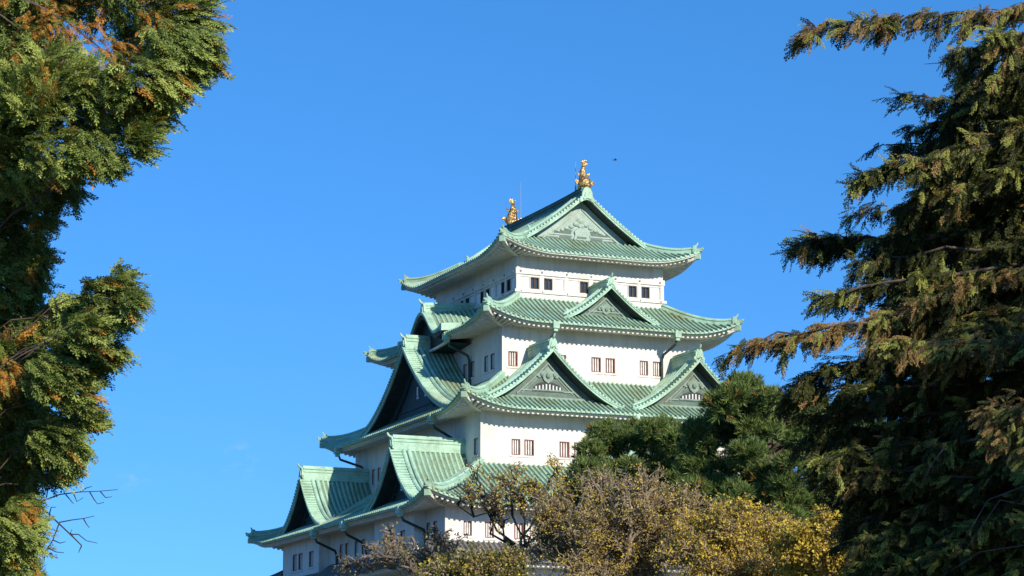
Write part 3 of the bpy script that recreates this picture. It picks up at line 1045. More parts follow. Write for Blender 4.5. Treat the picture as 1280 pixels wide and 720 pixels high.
def gable_trim(o, side, u, ng, f, we, zb, off, mat):
    m = MB()
    fr, en = FR[side], EN[side]
    for s in (-1, 1):
        ws = [w for w in np.linspace(0, we, 26) if f(w) - off > zb + .25]
        path = [fr(u + s * w, 0, f(w)) for w in ws]
        m.sweep(path, en, [(ng + .003, -off), (ng + .003, -off - .14), (ng + .10, -off - .14), (ng + .10, -off)])
        ws = [w for w in np.linspace(0, we, 26) if f(w) - off - .32 > zb + .25]
        path = [fr(u + s * w, 0, f(w)) for w in ws]
        m.sweep(path, en, [(ng + .003, -off - .30), (ng + .003, -off - .38), (ng + .06, -off - .38), (ng + .06, -off - .30)])
    L = max(w for w in np.linspace(0, we, 60) if f(w) - off > zb)
    m.box(fr, u - L, u + L, ng + .003, ng + .10, zb, zb + .16)
    m.box(fr, u - L * .72, u + L * .72, ng + .003, ng + .08, zb + .55, zb + .66)
    cb(m, 'moulding', mat, o)


nf3 = B[3] + .95
for u in (-6.15, 6.15):
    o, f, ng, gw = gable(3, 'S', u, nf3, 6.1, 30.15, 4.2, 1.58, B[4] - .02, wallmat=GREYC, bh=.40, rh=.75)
    gable_trim(o, 'S', u, ng, f, 5.3, 26.42, .95, MOULD)
    pendant(o, 'S', u, ng, 28.1, .95, MOULD)
    # arched barred opening
    gwn = MB()
    fr = FR['S']
    gwn.plate(fr, [(u - 1.15, 27.12), (u - 1.15, 27.3), (u - .9, 27.52), (u - .4, 27.68), (u + .4, 27.68), (u + .9, 27.52), (u + 1.15, 27.3), (u + 1.15, 27.12)], ng + .004, ng + .05, 0)
    for k in range(8):
        uu = u - .98 + k * .28
        zt2 = 27.30 + .26 * (1 - abs(uu - u) / 1.15)
        gwn.box(fr, uu - .055, uu + .055, ng + .052, ng + .12, 27.12, zt2, 1)
    gwn.box(fr, u - 1.3, u + 1.3, ng + .054, ng + .16, 27.02, 27.118, 2)
    cb(gwn, 'gable_window', [BOARD, BARW, MOULD], o)
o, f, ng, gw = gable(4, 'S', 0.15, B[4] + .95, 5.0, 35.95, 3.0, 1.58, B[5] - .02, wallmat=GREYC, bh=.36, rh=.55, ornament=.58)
gable_trim(o, 'S', 0.15, ng, f, 4.3, 33.38, .8, MOULD)
pendant(o, 'S', 0.15, ng, 34.15, .75, MOULD)
pn = MB()
pn.plate(FR['S'], [(.15 - 2.4, 33.42), (.15 - 1.4, 33.75), (.15 + 1.4, 33.75), (.15 + 2.4, 33.42)], ng + .004, ng + .03)
cb(pn, 'panel', GREYC, o)
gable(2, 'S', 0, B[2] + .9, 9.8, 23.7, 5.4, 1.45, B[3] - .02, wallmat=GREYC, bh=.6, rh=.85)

# ---- dormer gables, shaded side
def slits(o, side, u, ng, z, gap, h):
    for s in (-1, 1):
        m = MB()
        m.box(FR[side], u + s * gap - .12, u + s * gap + .12, ng + .003, ng + .05, z, z + h)
        m.box(FR[side], u + s * gap - .20, u + s * gap + .20, ng + .003, ng + .03, z - .2, z - .05)
        cb(m, 'gable_slit', SHUT, o)


o, f, ng, gw = gable(3, 'W', -.2, A[3] + .75, 11.2, 32.1, 6.1, 1.85, A[4] - .02, wallmat=SHADEC, bh=.8, rh=.9)
gable_trim(o, 'W', -.2, ng, f, 9.0, 26.6, 1.5, SHADEC)
slits(o, 'W', -1.6, ng, 28.1, .85, .75)
for u in (-10.4, 10.4):
    o, f, ng, gw = gable(2, 'W', u, A[2] + .9, 6.3, 22.65, 4.4, 2.1, A[3] - .02, wallmat=SHADEC, bh=.6, rh=.85)
    gable_trim(o, 'W', u, ng, f, 5.6, 18.7, 1.1, SHADEC)
    slits(o, 'W', u - .2, ng, 19.7, .55, .7)

# ---- undulating gable on the shaded side of the fourth roof
def karahafu():
    side = 'W'
    fr, eu, en = FR[side], EU[side], EN[side]
    nf, nb = A[4] + 2.15, A[5] - .02
    W0 = 4.6

    def f(w):
        w = abs(w)
        if w < 3.0:
            return 32.95 + 1.95 * ((math.cos(math.pi * w / 3.0) + 1) / 2) ** .85
        return 32.95 + .28 * ((w - 3.0) / 1.6) ** 1.5
    zm = lambda n: TIER[4]['ze'] + TIER[4]['a'] * (half(4, 'W')[1] - n) + TIER[4]['b'] * (half(4, 'W')[1] - n) ** 2
    roof = MB()
    ws = np.linspace(-W0, W0, 61)
    slope = lambda n: .16 * (nf - n)
    ns = np.linspace(nf + .35, nb, 10)
    for a, b_ in zip(ns[:-1], ns[1:]):
        for p, q in zip(ws[:-1], ws[1:]):
            roof.face([fr(p, a, f(p) + slope(a)), fr(q, a, f(q) + slope(a)), fr(q, b_, f(q) + slope(b_)), fr(p, b_, f(p) + slope(b_))], 1)
    n = nf - .6
    while n > nb:
        for s in (-1, 1):
            wv = np.linspace(W0, .1, 22)
            rib(roof, [fr(s * w, n, f(w) + slope(n) + .01) for w in wv], en, 0, cap=False)
        n -= RS
    o = cb(roof, 'wavy_gable', [RIB, PANL])
    tr_ = MB(); bd = MB()
    for s in (-1, 1):
        path = [fr(s * w, 0, f(w)) for w in np.linspace(0, W0, 34)]
        tr_.sweep(path, en, [(nf - .25, -.12), (nf - .25, .10), (nf + .1, .16), (nf + .46, .10), (nf + .46, -.12)])
        bd.sweep(path, en, [(nf - .3, -.12), (nf - .3, -.50), (nf + .28, -.50), (nf + .28, -.12)])
        tr_.sweep([fr(s * W0, nf + .5, f(W0)), fr(s * W0, nf - 1.2, f(W0) + .15)], eu, [(-.2, -.45), (-.2, .12), (.2, .12), (.2, -.45)])
    cb(tr_, 'verge', RIDGE, o)
    cb(bd, 'bargeboard', BOARD, o)
    gw = MB()
    ng = nf - .3
    for p, q in zip(ws[:-1], ws[1:]):
        lo = lambda w: 31.95 + .30 * math.cos(min(1, abs(w) / W0) * math.pi / 2) * 0 - .25 * (1 - (w / W0) ** 2)
        gw.face([fr(p, ng, lo(p)), fr(q, ng, lo(q)), fr(q, ng, f(q) - .14), fr(p, ng, f(p) - .14)])
        gw.face([fr(p, ng, lo(p)), fr(q, ng, lo(q)), fr(q, A[4], lo(q)), fr(p, A[4], lo(p))])
    cb(gw, 'gable_wall', SHADEC, o)
    bm = MB()
    path = [fr(w, 0, 31.95 - .25 * (1 - (w / W0) ** 2)) for w in np.linspace(-W0, W0, 24)]
    bm.sweep(path, en, [(ng, 0), (ng, .16), (ng + .2, .16), (ng + .2, 0)])
    cb(bm, 'curved_beam', EAVEW, o)
    rd = MB()
    rhh = .85
    rd.sweep([fr(0, nf + .1, f(0) - .02), fr(0, nb, f(0) + slope(nb) * .4)], eu, [(-.27, -.2), (-.27, rhh * .45), (-.34, rhh * .5), (-.34, rhh * .6), (-.27, rhh * .62), (-.34, rhh * .8), (-.12, rhh * .9), (-.1, rhh + .08), (.1, rhh + .08), (.12, rhh * .9), (.34, rhh * .8), (.27, rhh * .62), (.34, rhh * .6), (.34, rhh * .5), (.27, rhh * .45), (.27, -.2)])
    horn_ornament(rd, side, 0, nf + .08, f(0) + .05, .75)
    cb(rd, 'ridge', RIDGE, o)


karahafu()

# ---- rain pipes
def downpipe(side, t, u, zbot, du=0.0):
    fr = FR[side]
    H, N = half(t, side)
    wall_n = N - TIER[t]['o']
    ze = TIER[t]['ze']
    p = MB()
    p.tube([fr(u, N - .15, ze - .45), fr(u, N - .35, ze - .95), fr(u + du * .8, wall_n + .35, ze - 1.55), fr(u + du, wall_n + .16, ze - 1.9), fr(u + du, wall_n + .15, zbot)], .105, 7)
    o = cb(p, 'downpipe', PIPE)
    h = MB()
    h.box(fr, u - .26, u + .26, N - .30, N + .16, ze - .50, ze + .02)
    h.box(fr, u - .16, u + .16, N - .26, N + .06, ze - .72, ze - .501)
    cb(h, 'rain_hopper', RIDGE, o)


for u in (-5.1, 5.25):
    downpipe('S', 4, u, 28.6, -.25)
for u in (.1,):
    downpipe('S', 3, u, 21.5, .6)
downpipe('W', 4, -5.0, 28.6, .5)
downpipe('W', 3, -9.6, 21.6, 1.0)
downpipe('W', 3, 11.6, 21.6, -.7)
downpipe('W', 2, -3.4, 14.9, .8)
downpipe('W', 2, 3.6, 14.9, .6)
downpipe('W', 2, -15.4, 14.9, .4)

# ================================================================== TREES
def unit(v):
    v = np.asarray(v, float)
    return v / (np.linalg.norm(v, axis=-1, keepdims=True) + 1e-9)


class Foliage:
    """many small leaf shapes, baked into one mesh"""
    def __init__(self):
        self.V, self.F, self.M, self.n = [], [], [], 0

    def add(self, proto, pos, ax, nz, scale, mat):
        """proto (V, F quads) placed at pos with its x axis along ax and its normal near nz"""
        PV, PF = proto
        ax = unit(ax)
        nz = np.asarray(nz, float)
        ay = unit(np.cross(nz, ax))
        az = np.cross(ax, ay)
        Mx = np.stack([ax, ay, az], axis=1)                 # n,3(basis),3
        W = np.einsum('vk,nkj->nvj', PV, Mx) * np.asarray(scale)[:, None, None] + np.asarray(pos)[:, None, :]
        n, v = W.shape[0], PV.shape[0]
        self.V.append(W.reshape(-1, 3))
        self.F.append((PF[None] + (self.n + np.arange(n) * v)[:, None, None]).reshape(-1, 4))
        self.M.append(np.repeat(np.asarray(mat, dtype=np.int32), PF.shape[0]))
        self.n += n * v

    def build(self, name, mats, parent):
        V = np.concatenate(self.V).astype(np.float32)
        F = np.concatenate(self.F).astype(np.int32)
        M = np.concatenate(self.M).astype(np.int32)
        me = bpy.data.meshes.new(name)
        me.vertices.add(len(V)); me.vertices.foreach_set("co", V.ravel())
        me.loops.add(len(F) * 4); me.loops.foreach_set("vertex_index", F.ravel())
        me.polygons.add(len(F))
        me.polygons.foreach_set("loop_start", np.arange(0, len(F) * 4, 4, dtype=np.int32))
        for m in mats:
            me.materials.append(m)
        me.polygons.foreach_set("material_index", M)
        me.update(calc_edges=True)
        o = bpy.data.objects.new(name, me)
        col.objects.link(o)
        o.parent = parent
        return o


def diamond(p, d, nrm, L, w, fold=0.0):
    d = unit(d); s = unit(np.cross(nrm, d))
    p = np.asarray(p, float)
    return [p, p + d * L * .45 + s * w, p + d * L, p + d * L * .45 - s * w]


def frond_proto(seed, width=.42, droop=.25, nside=9, leaf=.13, lw=.028, hang=0.0):
    """flat branching conifer spray, length 1 along +x"""
    r = np.random.default_rng(seed)
    V, F = [], []
    def put(q):
        i = len(V); V.extend(q); F.append((i, i + 1, i + 2, i + 3))
    z = lambda x: -droop * x * x
    for x in np.arange(0, 1, leaf * .8):
        put(diamond((x, 0, z(x)), (1, 0, -2 * droop * x), (0, 0, 1), leaf * 1.1, lw))
    for k in range(nside):
        for s in (-1, 1):
            x = (k + .5 * (s > 0) + r.uniform(-.2, .2)) / nside
            if x < .05: continue
            L = width * (1 - x) ** .65 * r.uniform(.65, 1.15) + .04
            d = np.array([r.uniform(.55, .95), s * r.uniform(.5, .9), -hang * r.uniform(.5, 1.2)])
            d = unit(d)
            p = np.array([x, 0, z(x)])
            q = 0
            while q < L:
                put(diamond(p + d * q, d + r.normal(0, .12, 3), (r.normal(0, .25), r.normal(0, .25), 1), leaf, lw * r.uniform(.8, 1.2)))
                if q > .03 and r.random() < .8:
                    for s2 in (-1, 1):
                        if r.random() < .6:
                            d2 = unit(d + s2 * np.array([-d[1], d[0], 0]) * r.uniform(.6, 1.0) + np.array([.25, 0, -hang * .6]))
                            put(diamond(p + d * q, d2, (r.normal(0, .25), r.normal(0, .25), 1), leaf * .9, lw))
                q += leaf * .75
                d = unit(d + np.array([.08, 0, -.10 - hang * .15]))
    return np.array(V, float), np.array(F, int)


def tuft_proto(seed, n=18, spread=.9, w=.035):
    r = np.random.default_rng(seed)
    V, F = [], []
    for k in range(n):
        d = unit(np.array([1.0, r.normal(0, spread * .6), r.normal(0, spread * .6)]))
        b = np.array([r.uniform(-.15, .3), r.normal(0, .08), r.normal(0, .08)])
        q = diamond(b, d, unit(r.normal(0, 1, 3)), r.uniform(.6, 1.0), w)
        i = len(V); V.extend(q); F.append((i, i + 1, i + 2, i + 3))
    return np.array(V), np.array(F)


def leaf_proto(seed, n=1):
    r = np.random.default_rng(seed)
    V, F = [], []
    for k in range(n):
        d = unit(r.normal(0, 1, 3) + np.array([.8, 0, 0]))
        q = diamond(r.normal(0, .75, 3) if n > 1 else (0, 0, 0), d, unit(r.normal(0, 1, 3)), 1.0, .33)
        i = len(V); V.extend(q); F.append((i, i + 1, i + 2, i + 3))
    return np.array(V), np.array(F)


FROND = [frond_proto(s, width=.33, lw=.034, leaf=.15, nside=8, droop=.32, hang=.15) for s in (1, 2, 3, 4)]
FRONDW = frond_proto(5, lw=.032, leaf=.12)
WEEP = [frond_proto(s, width=.38, droop=.45, nside=8, leaf=.115, lw=.028, hang=.75) for s in (11, 12, 13)]
TUFT = [tuft_proto(s, 24, .85, .045) for s in (21, 22, 23)]
LEAF = [leaf_proto(s, 5) for s in (31, 32, 33, 34)]

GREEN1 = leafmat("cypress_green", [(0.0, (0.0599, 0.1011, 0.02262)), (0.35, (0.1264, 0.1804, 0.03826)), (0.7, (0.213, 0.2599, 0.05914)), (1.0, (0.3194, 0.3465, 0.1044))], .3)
GREEN1B = leafmat("cypress_lit_green", [(0.0, (0.1915, 0.2511, 0.0479)), (0.5, (0.3389, 0.3968, 0.08382)), (1.0, (0.501, 0.5346, 0.1698))], .3)  # brighter copy of the green for sprays meant to look sunlit
BROWN1 = leafmat("cypress_dead", [(0.0, (0.20, 0.075, 0.016)), (0.5, (0.46, 0.20, 0.035)), (1.0, (0.60, 0.36, 0.08))], .3)
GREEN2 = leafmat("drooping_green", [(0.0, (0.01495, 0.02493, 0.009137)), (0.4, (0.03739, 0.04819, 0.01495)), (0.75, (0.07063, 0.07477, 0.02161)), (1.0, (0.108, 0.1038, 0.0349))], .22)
GREEN2B = leafmat("drooping_lit_olive", [(0.0, (0.1298, 0.1475, 0.03415)), (0.5, (0.2596, 0.2716, 0.05899)), (1.0, (0.3962, 0.3881, 0.1009))], .25)  # brighter copy of the drooping green for sprays meant to look sunlit
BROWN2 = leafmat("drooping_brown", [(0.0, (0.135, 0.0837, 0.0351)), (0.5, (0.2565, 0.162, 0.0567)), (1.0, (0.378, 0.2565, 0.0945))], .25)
PINE = leafmat("pine_needles", [(0.0, (0.05165, 0.09337, 0.02664)), (0.45, (0.1206, 0.1827, 0.04568)), (0.8, (0.1981, 0.2537, 0.06851)), (1.0, (0.2755, 0.3045, 0.09515))], .15)
PINEB = leafmat("pine_rust", [(0.0, (0.208, 0.13, 0.0325)), (1.0, (0.39, 0.234, 0.0585))], .15)
YELL = leafmat("yellow_leaves", [(0.0, (0.315, 0.2035, 0.0375)), (0.35, (0.525, 0.3675, 0.05625)), (0.7, (0.7088, 0.5119, 0.0625)), (1.0, (0.7875, 0.6431, 0.1375))], .35)
TAN = leafmat("withered_leaves", [(0.0, (0.203, 0.145, 0.0725)), (0.5, (0.377, 0.2755, 0.1232)), (1.0, (0.522, 0.406, 0.203))], .3)
OLIVE = leafmat("olive_leaves", [(0.0, (0.06875, 0.08125, 0.02)), (0.5, (0.15, 0.1562, 0.0375)), (1.0, (0.25, 0.2375, 0.05625))], .3)
BARK = simple("brown_bark", (0.045, 0.032, 0.024), (0.12, 0.09, 0.07), 6.0, 0.95, (1, 1, .3), bump=.5)
BARKG = simple("grey_bark", (0.15, 0.112, 0.075), (0.36, 0.28, 0.19), 4.0, 0.95, bump=.4)
BARKT = simple("tan_bark", (0.10, 0.078, 0.058), (0.26, 0.205, 0.15), 4.0, 0.95, bump=.4)
BARKP = simple("pale_twig_bark", (0.16, 0.13, 0.10), (0.34, 0.29, 0.23), 5.0, 0.95)
BARKD = simple("dark_bark", (0.018, 0.015, 0.013), (0.05, 0.042, 0.036), 5.0, 0.95, bump=.4)


def curve(p0, p1, n=5, sag=0.0, jit=0.0):
    p0, p1 = np.asarray(p0, float), np.asarray(p1, float)
    t = np.linspace(0, 1, n)[:, None]
    P = p0 + (p1 - p0) * t
    P[:, 2] += sag * np.sin(math.pi * t[:, 0])
    if jit and n > 2:
        P[1:-1] += rng.normal(0, jit, (n - 2, 3))
    return P


def clump(fol, protos, c, rad, count, size, out_from, droop=.5, brown=.06, shell=.55, mats=(0, 1), jitter=.45, axis=None, light=.3):
    """sprays spread through an ellipsoid, pointing outward and drooping"""
    per = max(1, count // len(protos))
    for pr in protos:
        d = unit(rng.normal(0, 1, (per, 3)))
        rr = (shell + (1 - shell) * rng.random((per, 1))) * np.where(rng.random((per, 1)) < .25, rng.random((per, 1)), 1)
        pos = np.asarray(c) + d * rr * np.asarray(rad)
        away = unit(pos - np.asarray(out_from))
        ax = d * .7 + away * .7 + rng.normal(0, jitter, (per, 3)) + np.array([0, 0, -droop])
        if axis is not None:
            ax = ax * .5 + np.asarray(axis)
        nz = np.array([0, 0, .6]) + SUN_TO * .9 + rng.normal(0, .45, (per, 3)) + d * .3
        sc_ = size * rng.uniform(.65, 1.25, per)
        m = np.where(rng.random(per) < brown, mats[1], np.where(rng.random(per) < light, 2, mats[0]))
        fol.add(pr, pos, ax, nz, sc_, m)


# ---------------------------------------------------------------- tall cypress, left
def left_cypress():
    D = 24.0
    px = D / FPX
    base = at(-190, 360, D + .6); base[2] = GROUND
    root = empty('cypress_tree', base, "tall cypress with bright green and rusty orange sprays and one leafless twig", "tree")
    L = lambda p: np.asarray(p) - base
    top = base + np.array([0, 0, 13.0])
    tr_ = MB()
    tr_.tube([L(base), L(base + [0.05, 0, 3]), L(base + [-.05, .1, 7]), L(base + [0, 0, 10]), L(top)], [.34, .27, .20, .12, .03], 12)
    cl = [(15, 15, 45), (60, -8, 45), (120, -15, 45), (172, -2, 40), (215, 8, 40), (243, 22, 34), (248, 58, 32), (218, 52, 36), (262, 80, 14), (180, 40, 34),
          (35, 70, 42), (85, 100, 40), (130, 112, 38), (172, 98, 38), (212, 92, 32), (240, 102, 18), (190, 128, 30), (155, 142, 34), (196, 158, 18), (178, 182, 22),
          (100, 150, 42), (50, 128, 40), (15, 165, 42), (70, 190, 40), (122, 186, 30), (142, 210, 14), (30, 212, 36), (72, 230, 24), (98, 238, 16), (15, 248, 24),
          (66, 270, 11), (22, 306, 22), (55, 322, 12), (8, 345, 26), (48, 356, 14),
          (95, 380, 26), (130, 368, 24), (160, 358, 20), (172, 372, 13), (150, 398, 20), (118, 412, 28), (85, 425, 30), (55, 402, 26), (15, 395, 34), (145, 438, 17),
          (108, 452, 28), (68, 462, 34), (25, 452, 34), (92, 488, 26), (50, 502, 32), (12, 497, 32), (102, 518, 24), (118, 530, 14), (68, 542, 30), (25, 545, 32),
          (104, 556, 15), (60, 580, 26), (85, 590, 13), (18, 592, 28), (38, 632, 20), (15, 655, 28), (40, 665, 20), (10, 690, 22)]
    rusty = [(100, 62, 45), (150, 72, 30), (55, 135, 26), (60, 35, 40), (30, 60, 30), (8, 470, 22), (30, 642, 16), (195, 30, 24), (160, 120, 20)]
    fol = Foliage()
    lb = MB()
    for (x, y, r) in cl:
        x -= 12
        dark = (y < 60 and x < 190) or 215 < y < 347 or (x < 56 and 347 < y < 602) or (120 < x < 175 and 135 < y < 150)  # parts meant as shaded: left without lit green, shade put into the colour
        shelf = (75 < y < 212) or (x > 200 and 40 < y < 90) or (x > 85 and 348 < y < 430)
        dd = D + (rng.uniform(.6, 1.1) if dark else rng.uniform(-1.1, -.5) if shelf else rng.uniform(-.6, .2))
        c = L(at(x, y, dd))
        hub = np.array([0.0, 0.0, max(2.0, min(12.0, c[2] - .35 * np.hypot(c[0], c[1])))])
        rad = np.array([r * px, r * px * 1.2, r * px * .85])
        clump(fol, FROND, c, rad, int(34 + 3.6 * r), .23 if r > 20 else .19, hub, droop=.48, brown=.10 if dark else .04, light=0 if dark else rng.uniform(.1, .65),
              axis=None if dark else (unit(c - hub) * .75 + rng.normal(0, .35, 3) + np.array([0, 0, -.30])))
        if r < 30:
            lb.tube(curve(hub + (c - hub) * .6, c, 6, .06, .03), np.linspace(.010, .003, 6), 4)
    for y in range(-20, 720, 34):
        for x in (-25, 18):
            c = L(at(x + rng.uniform(-10, 10), y, D + rng.uniform(1.0, 1.6)))
            clump(fol, FROND[2:], c, np.array([30, 36, 26]) * px, 130, .19, np.array([0, 0, c[2]]), droop=.5, brown=.08, light=0)
    for (x, y, r) in rusty:
        c = L(at(x, y, D - .35))
        clump(fol, FROND[:2], c, np.array([r, r, r]) * px * .9, int(r * 3.6), .115, np.array([0, 0, c[2]]), droop=.8, brown=.95)
    for pts in (((-60, -40), (40, 3), (85, 28), (125, 60), (150, 90)), ((-60, 60), (0, 18), (30, 40), (62, 62)), ((-80, 560), (-10, 480), (40, 440), (100, 400), (150, 375))):
        lb.tube([L(at(a, b_, D - .25)) for a, b_ in pts], np.linspace(.016, .004, len(pts)), 5)
    # the rest of the crown round the trunk, outside the picture
    for k in range(420):
        z = rng.uniform(2.6, 13.2)
        rr = 2.5 * min(1.0, (13.8 - z) / 5.0) * math.sqrt(rng.random())
        a = rng.uniform(0, 2 * math.pi)
        w = base + np.array([rr * math.cos(a), rr * math.sin(a), z])
        x, y, dd = to_px(w)
        if x < -45 or y > 770 or (y < -55 and dd > D):
            c = L(w)
            clump(fol, FROND, c, np.array([.40, .40, .30]), 44, .30, np.array([0, 0, z]), droop=.5, brown=.05, light=.2)
    tr_.build('trunk', BARK, root)
    lb.build('limbs', BARK, root)
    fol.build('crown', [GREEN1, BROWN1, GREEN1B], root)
    # leafless twig hanging below
    tw = MB()
    def twig(pts, r0):
        P = [L(at(a, b_, D + .3)) for a, b_ in pts]
        tw.tube(P, np.linspace(r0, r0 * .45, len(P)), 5)
    twig([(-40, 585), (10, 600), (38, 622), (50, 632), (74, 655), (92, 672), (102, 682)], .014)
    for pts in ([(48, 628), (75, 618), (100, 615), (125, 614), (147, 612)], [(74, 653), (90, 650), (105, 648), (118, 645)], [(74, 654), (66, 675), (57, 690), (55, 702)], [(88, 668), (98, 668), (108, 676), (122, 679)],
                [(62, 642), (64, 634), (70, 634)], [(92, 617), (96, 627), (104, 622)], [(112, 615), (118, 625), (122, 630), (130, 628)], [(82, 618), (92, 630)], [(125, 614), (132, 622), (140, 621)],
                [(66, 675), (75, 679), (82, 677)], [(60, 685), (70, 690), (80, 691)], [(92, 672), (88, 666), (90, 662)], [(102, 682), (98, 691)], [(104, 648), (108, 655), (112, 660)], [(66, 615), (72, 605), (85, 600)], [(58, 622), (60, 612), (72, 603), (90, 602)], [(100, 615), (108, 610), (115, 608)]):
        twig(pts, .0075)
    tw.build('bare_branch', BARKD, root)


left_cypress()


# ---------------------------------------------------------------- dark drooping conifer, right
def right_conifer():
    D = 30.0
    px = D / FPX
    base = at(1400, 360, D + .8); base[2] = GROUND
    root = empty('drooping_conifer', base, "big dark conifer with long drooping brown-tipped branches beside the bushy pine", "tree")
    L = lambda p: np.asarray(p) - base
    tr_ = MB()
    tr_.tube([[0, 0, 0], [0, .05, 4], [.05, 0, 9], [0, 0, 16]], [.48, .38, .26, .04], 12)
    fol = Foliage(); lb = MB()
    # layered branches: polyline, spray reach in pixels, brown share, sprays per metre, depth offset
    BR = [([(1330, -5), (1260, 12), (1200, 14), (1140, 18), (1090, 24), (1040, 28), (995, 46)], 20, .45, 70, -.2),
          ([(1330, 30), (1280, 42), (1240, 55), (1200, 66)], 34, .12, 130, -.6),
          ([(1330, 80), (1270, 92), (1225, 108)], 30, .12, 120, -.5),
          ([(1330, 150), (1240, 140), (1170, 122), (1128, 118)], 20, .05, 90, .5),
          ([(1330, 180), (1230, 165), (1160, 158), (1128, 160)], 17, .05, 80, .8),
          ([(1250, 190), (1180, 182), (1104, 180)], 14, .05, 80, .8),
          ([(1330, 150), (1260, 172), (1200, 192), (1140, 208), (1082, 218)], 27, .12, 130, -.7),
          ([(1330, 200), (1260, 215), (1200, 232), (1150, 240)], 26, .15, 110, -.5),
          ([(1330, 235), (1240, 246), (1150, 252), (1066, 264)], 24, .05, 110, .3),
          ([(1330, 280), (1200, 288), (1100, 296), (1040, 300), (1006, 304)], 24, .05, 110, .5),
          ([(1330, 300), (1220, 310), (1140, 318), (1080, 330)], 28, .08, 110, .1),
          ([(1330, 330), (1200, 340), (1110, 350), (1050, 366), (1022, 374)], 24, .10, 110, -.2),
          ([(1290, 330), (1200, 362), (1120, 390), (1060, 402), (1000, 416), (950, 424), (908, 440)], 22, .55, 110, -.5),
          ([(1330, 370), (1240, 384), (1160, 396), (1100, 410)], 28, .15, 110, .1),
          ([(1330, 390), (1230, 405), (1900, 415), (1110, 428)], 28, .3, 110, -.7),
          ([(1330, 430), (1220, 440), (1120, 446), (1060, 452), (1010, 472)], 28, .06, 120, .3),
          ([(1330, 465), (1230, 480), (1120, 482), (1040, 484), (996, 488)], 30, .05, 120, .2)]
    for y in range(505, 760, 26):
        xl = np.interp(y, [500, 550, 600, 640, 720, 760], [1000, 1020, 1055, 1075, 1090, 1095])
        BR.append(([(1340, y - 22), (1260, y - 12), (1180, y - 4), ((1180 + xl) / 2, y + 2), (xl, y + 14)], 30, .05, 120, rng.uniform(-.3, .7)))
        BR.append(([(1340, y - 10), (1270, y), (1200, y + 10), (1130, y + 16)], 32, .05, 110, rng.uniform(-.2, 1.0)))
    for y in range(100, 520, 25):                       # boughs on the far side of the crown
        xl = np.interp(y, [110, 180, 240, 300, 350, 400, 470, 520], [1225, 1190, 1150, 1105, 1105, 1110, 1060, 1045])
        BR.append(([(1345, y - 24), (1280, y - 14), (1220, y - 4), ((1220 + xl) / 2, y + 2), (xl, y + 10)], 30, .04, 120, rng.uniform(.9, 1.7)))
    for y in range(550, 760, 24):
        BR.append(([(1340, y - 20), (1260, y - 8), (1180, y), (1120, y + 4), (1075, y + 12)], 34, .03, 130, rng.uniform(.9, 1.6)))
    for pts, reach, brown, dens, dof in BR:
        P = np.array([L(at(a, b_, D + dof + .25 * rng.normal())) for a, b_ in pts])
        seg = np.linalg.norm(np.diff(P, axis=0), axis=1)
        tot = seg.sum()
        P2 = np.concatenate([P[:1]] + [np.array([P[i] * .5 + P[i + 1] * .5 + rng.normal(0, .05, 3), P[i + 1]]) for i in range(len(P) - 1)])
        P2[:, 2] -= reach * px * .10
        lb.tube(P2, np.linspace(.028, .006, len(P2)), 5)
        sc_len = np.cumsum(np.r_[0, seg]) / tot
        along = lambda t: np.stack([np.interp(t, sc_len, P[:, k]) for k in range(3)], -1)
        dirn = unit(P[-1] - P[0])
        side = unit(np.cross(dirn, [0, 0, 1]))
        nsub = int(tot * 10)
        wob = rng.random(8)
        for q in range(nsub):
            t = (q + rng.random()) / nsub
            L0 = reach * px * rng.uniform(.5, 2.7) * (1 - .55 * t) * (.55 + .9 * np.interp(t * 7, range(8), wob))
            sg = rng.choice((-1, 1))
            d = unit(dirn * rng.uniform(.35, 1.1) + side * sg * rng.uniform(.2, 1.0) + np.array([0, 0, rng.normal(.02, .24)]))
            p0 = along(t)
            k = max(5, int(L0 * 62 * dens / 100))
            u_ = rng.random(k)
            pos = p0 + d * (u_ * L0)[:, None] + np.array([0, 0, -1.0]) * (.35 * L0 * u_ ** 2)[:, None] + rng.normal(0, .028, (k, 3))
            lb.tube([p0, p0 + d * L0 * .5 - [0, 0, .09 * L0], p0 + d * L0 - [0, 0, .35 * L0]], [.011, .007, .003], 4, caps=False)
            hang = rng.random(k) < .45
            fan = np.where(rng.random(k) < .5, 1, -1)[:, None] * np.cross(d, [0, 0, 1])[None]
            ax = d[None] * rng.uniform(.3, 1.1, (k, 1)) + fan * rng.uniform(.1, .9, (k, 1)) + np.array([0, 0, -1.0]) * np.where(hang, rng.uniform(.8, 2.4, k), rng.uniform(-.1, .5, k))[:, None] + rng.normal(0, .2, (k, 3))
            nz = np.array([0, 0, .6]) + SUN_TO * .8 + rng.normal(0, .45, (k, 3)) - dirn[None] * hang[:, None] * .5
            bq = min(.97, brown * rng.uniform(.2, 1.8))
            lq = (.8 if dof < 0 else .3) * rng.uniform(.5, 1.2)  # more lit olive on near boughs: sunlight put into the colour
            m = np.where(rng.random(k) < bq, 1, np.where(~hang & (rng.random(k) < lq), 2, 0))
            sz = rng.uniform(.12, .29, k)
            which = rng.integers(0, 3, k)
            for w in range(3):
                kk = which == w
                if kk.any():
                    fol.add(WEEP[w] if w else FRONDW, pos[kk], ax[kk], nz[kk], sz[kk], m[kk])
    for (x, y, r, bz) in ((1240, 515, 16, .9), (1262, 530, 24, .25), (1275, 555, 24, .2), (1245, 545, 15, .5), (1270, 510, 22, .4)):
        c = L(at(x, y, D - 3.2))
        clump(fol, WEEP[:2] + FROND[:1], c, np.array([r, r, r]) * px, 3 * r, .16, c + np.array([1.5, 0, .2]), droop=.5, brown=bz)
    lb.tube([[0, 0, L(at(1300, 540, D))[2] - .4], L(at(1330, 520, D - 2.2)), L(at(1240, 505, D - 3.2))], [.07, .035, .008], 5)
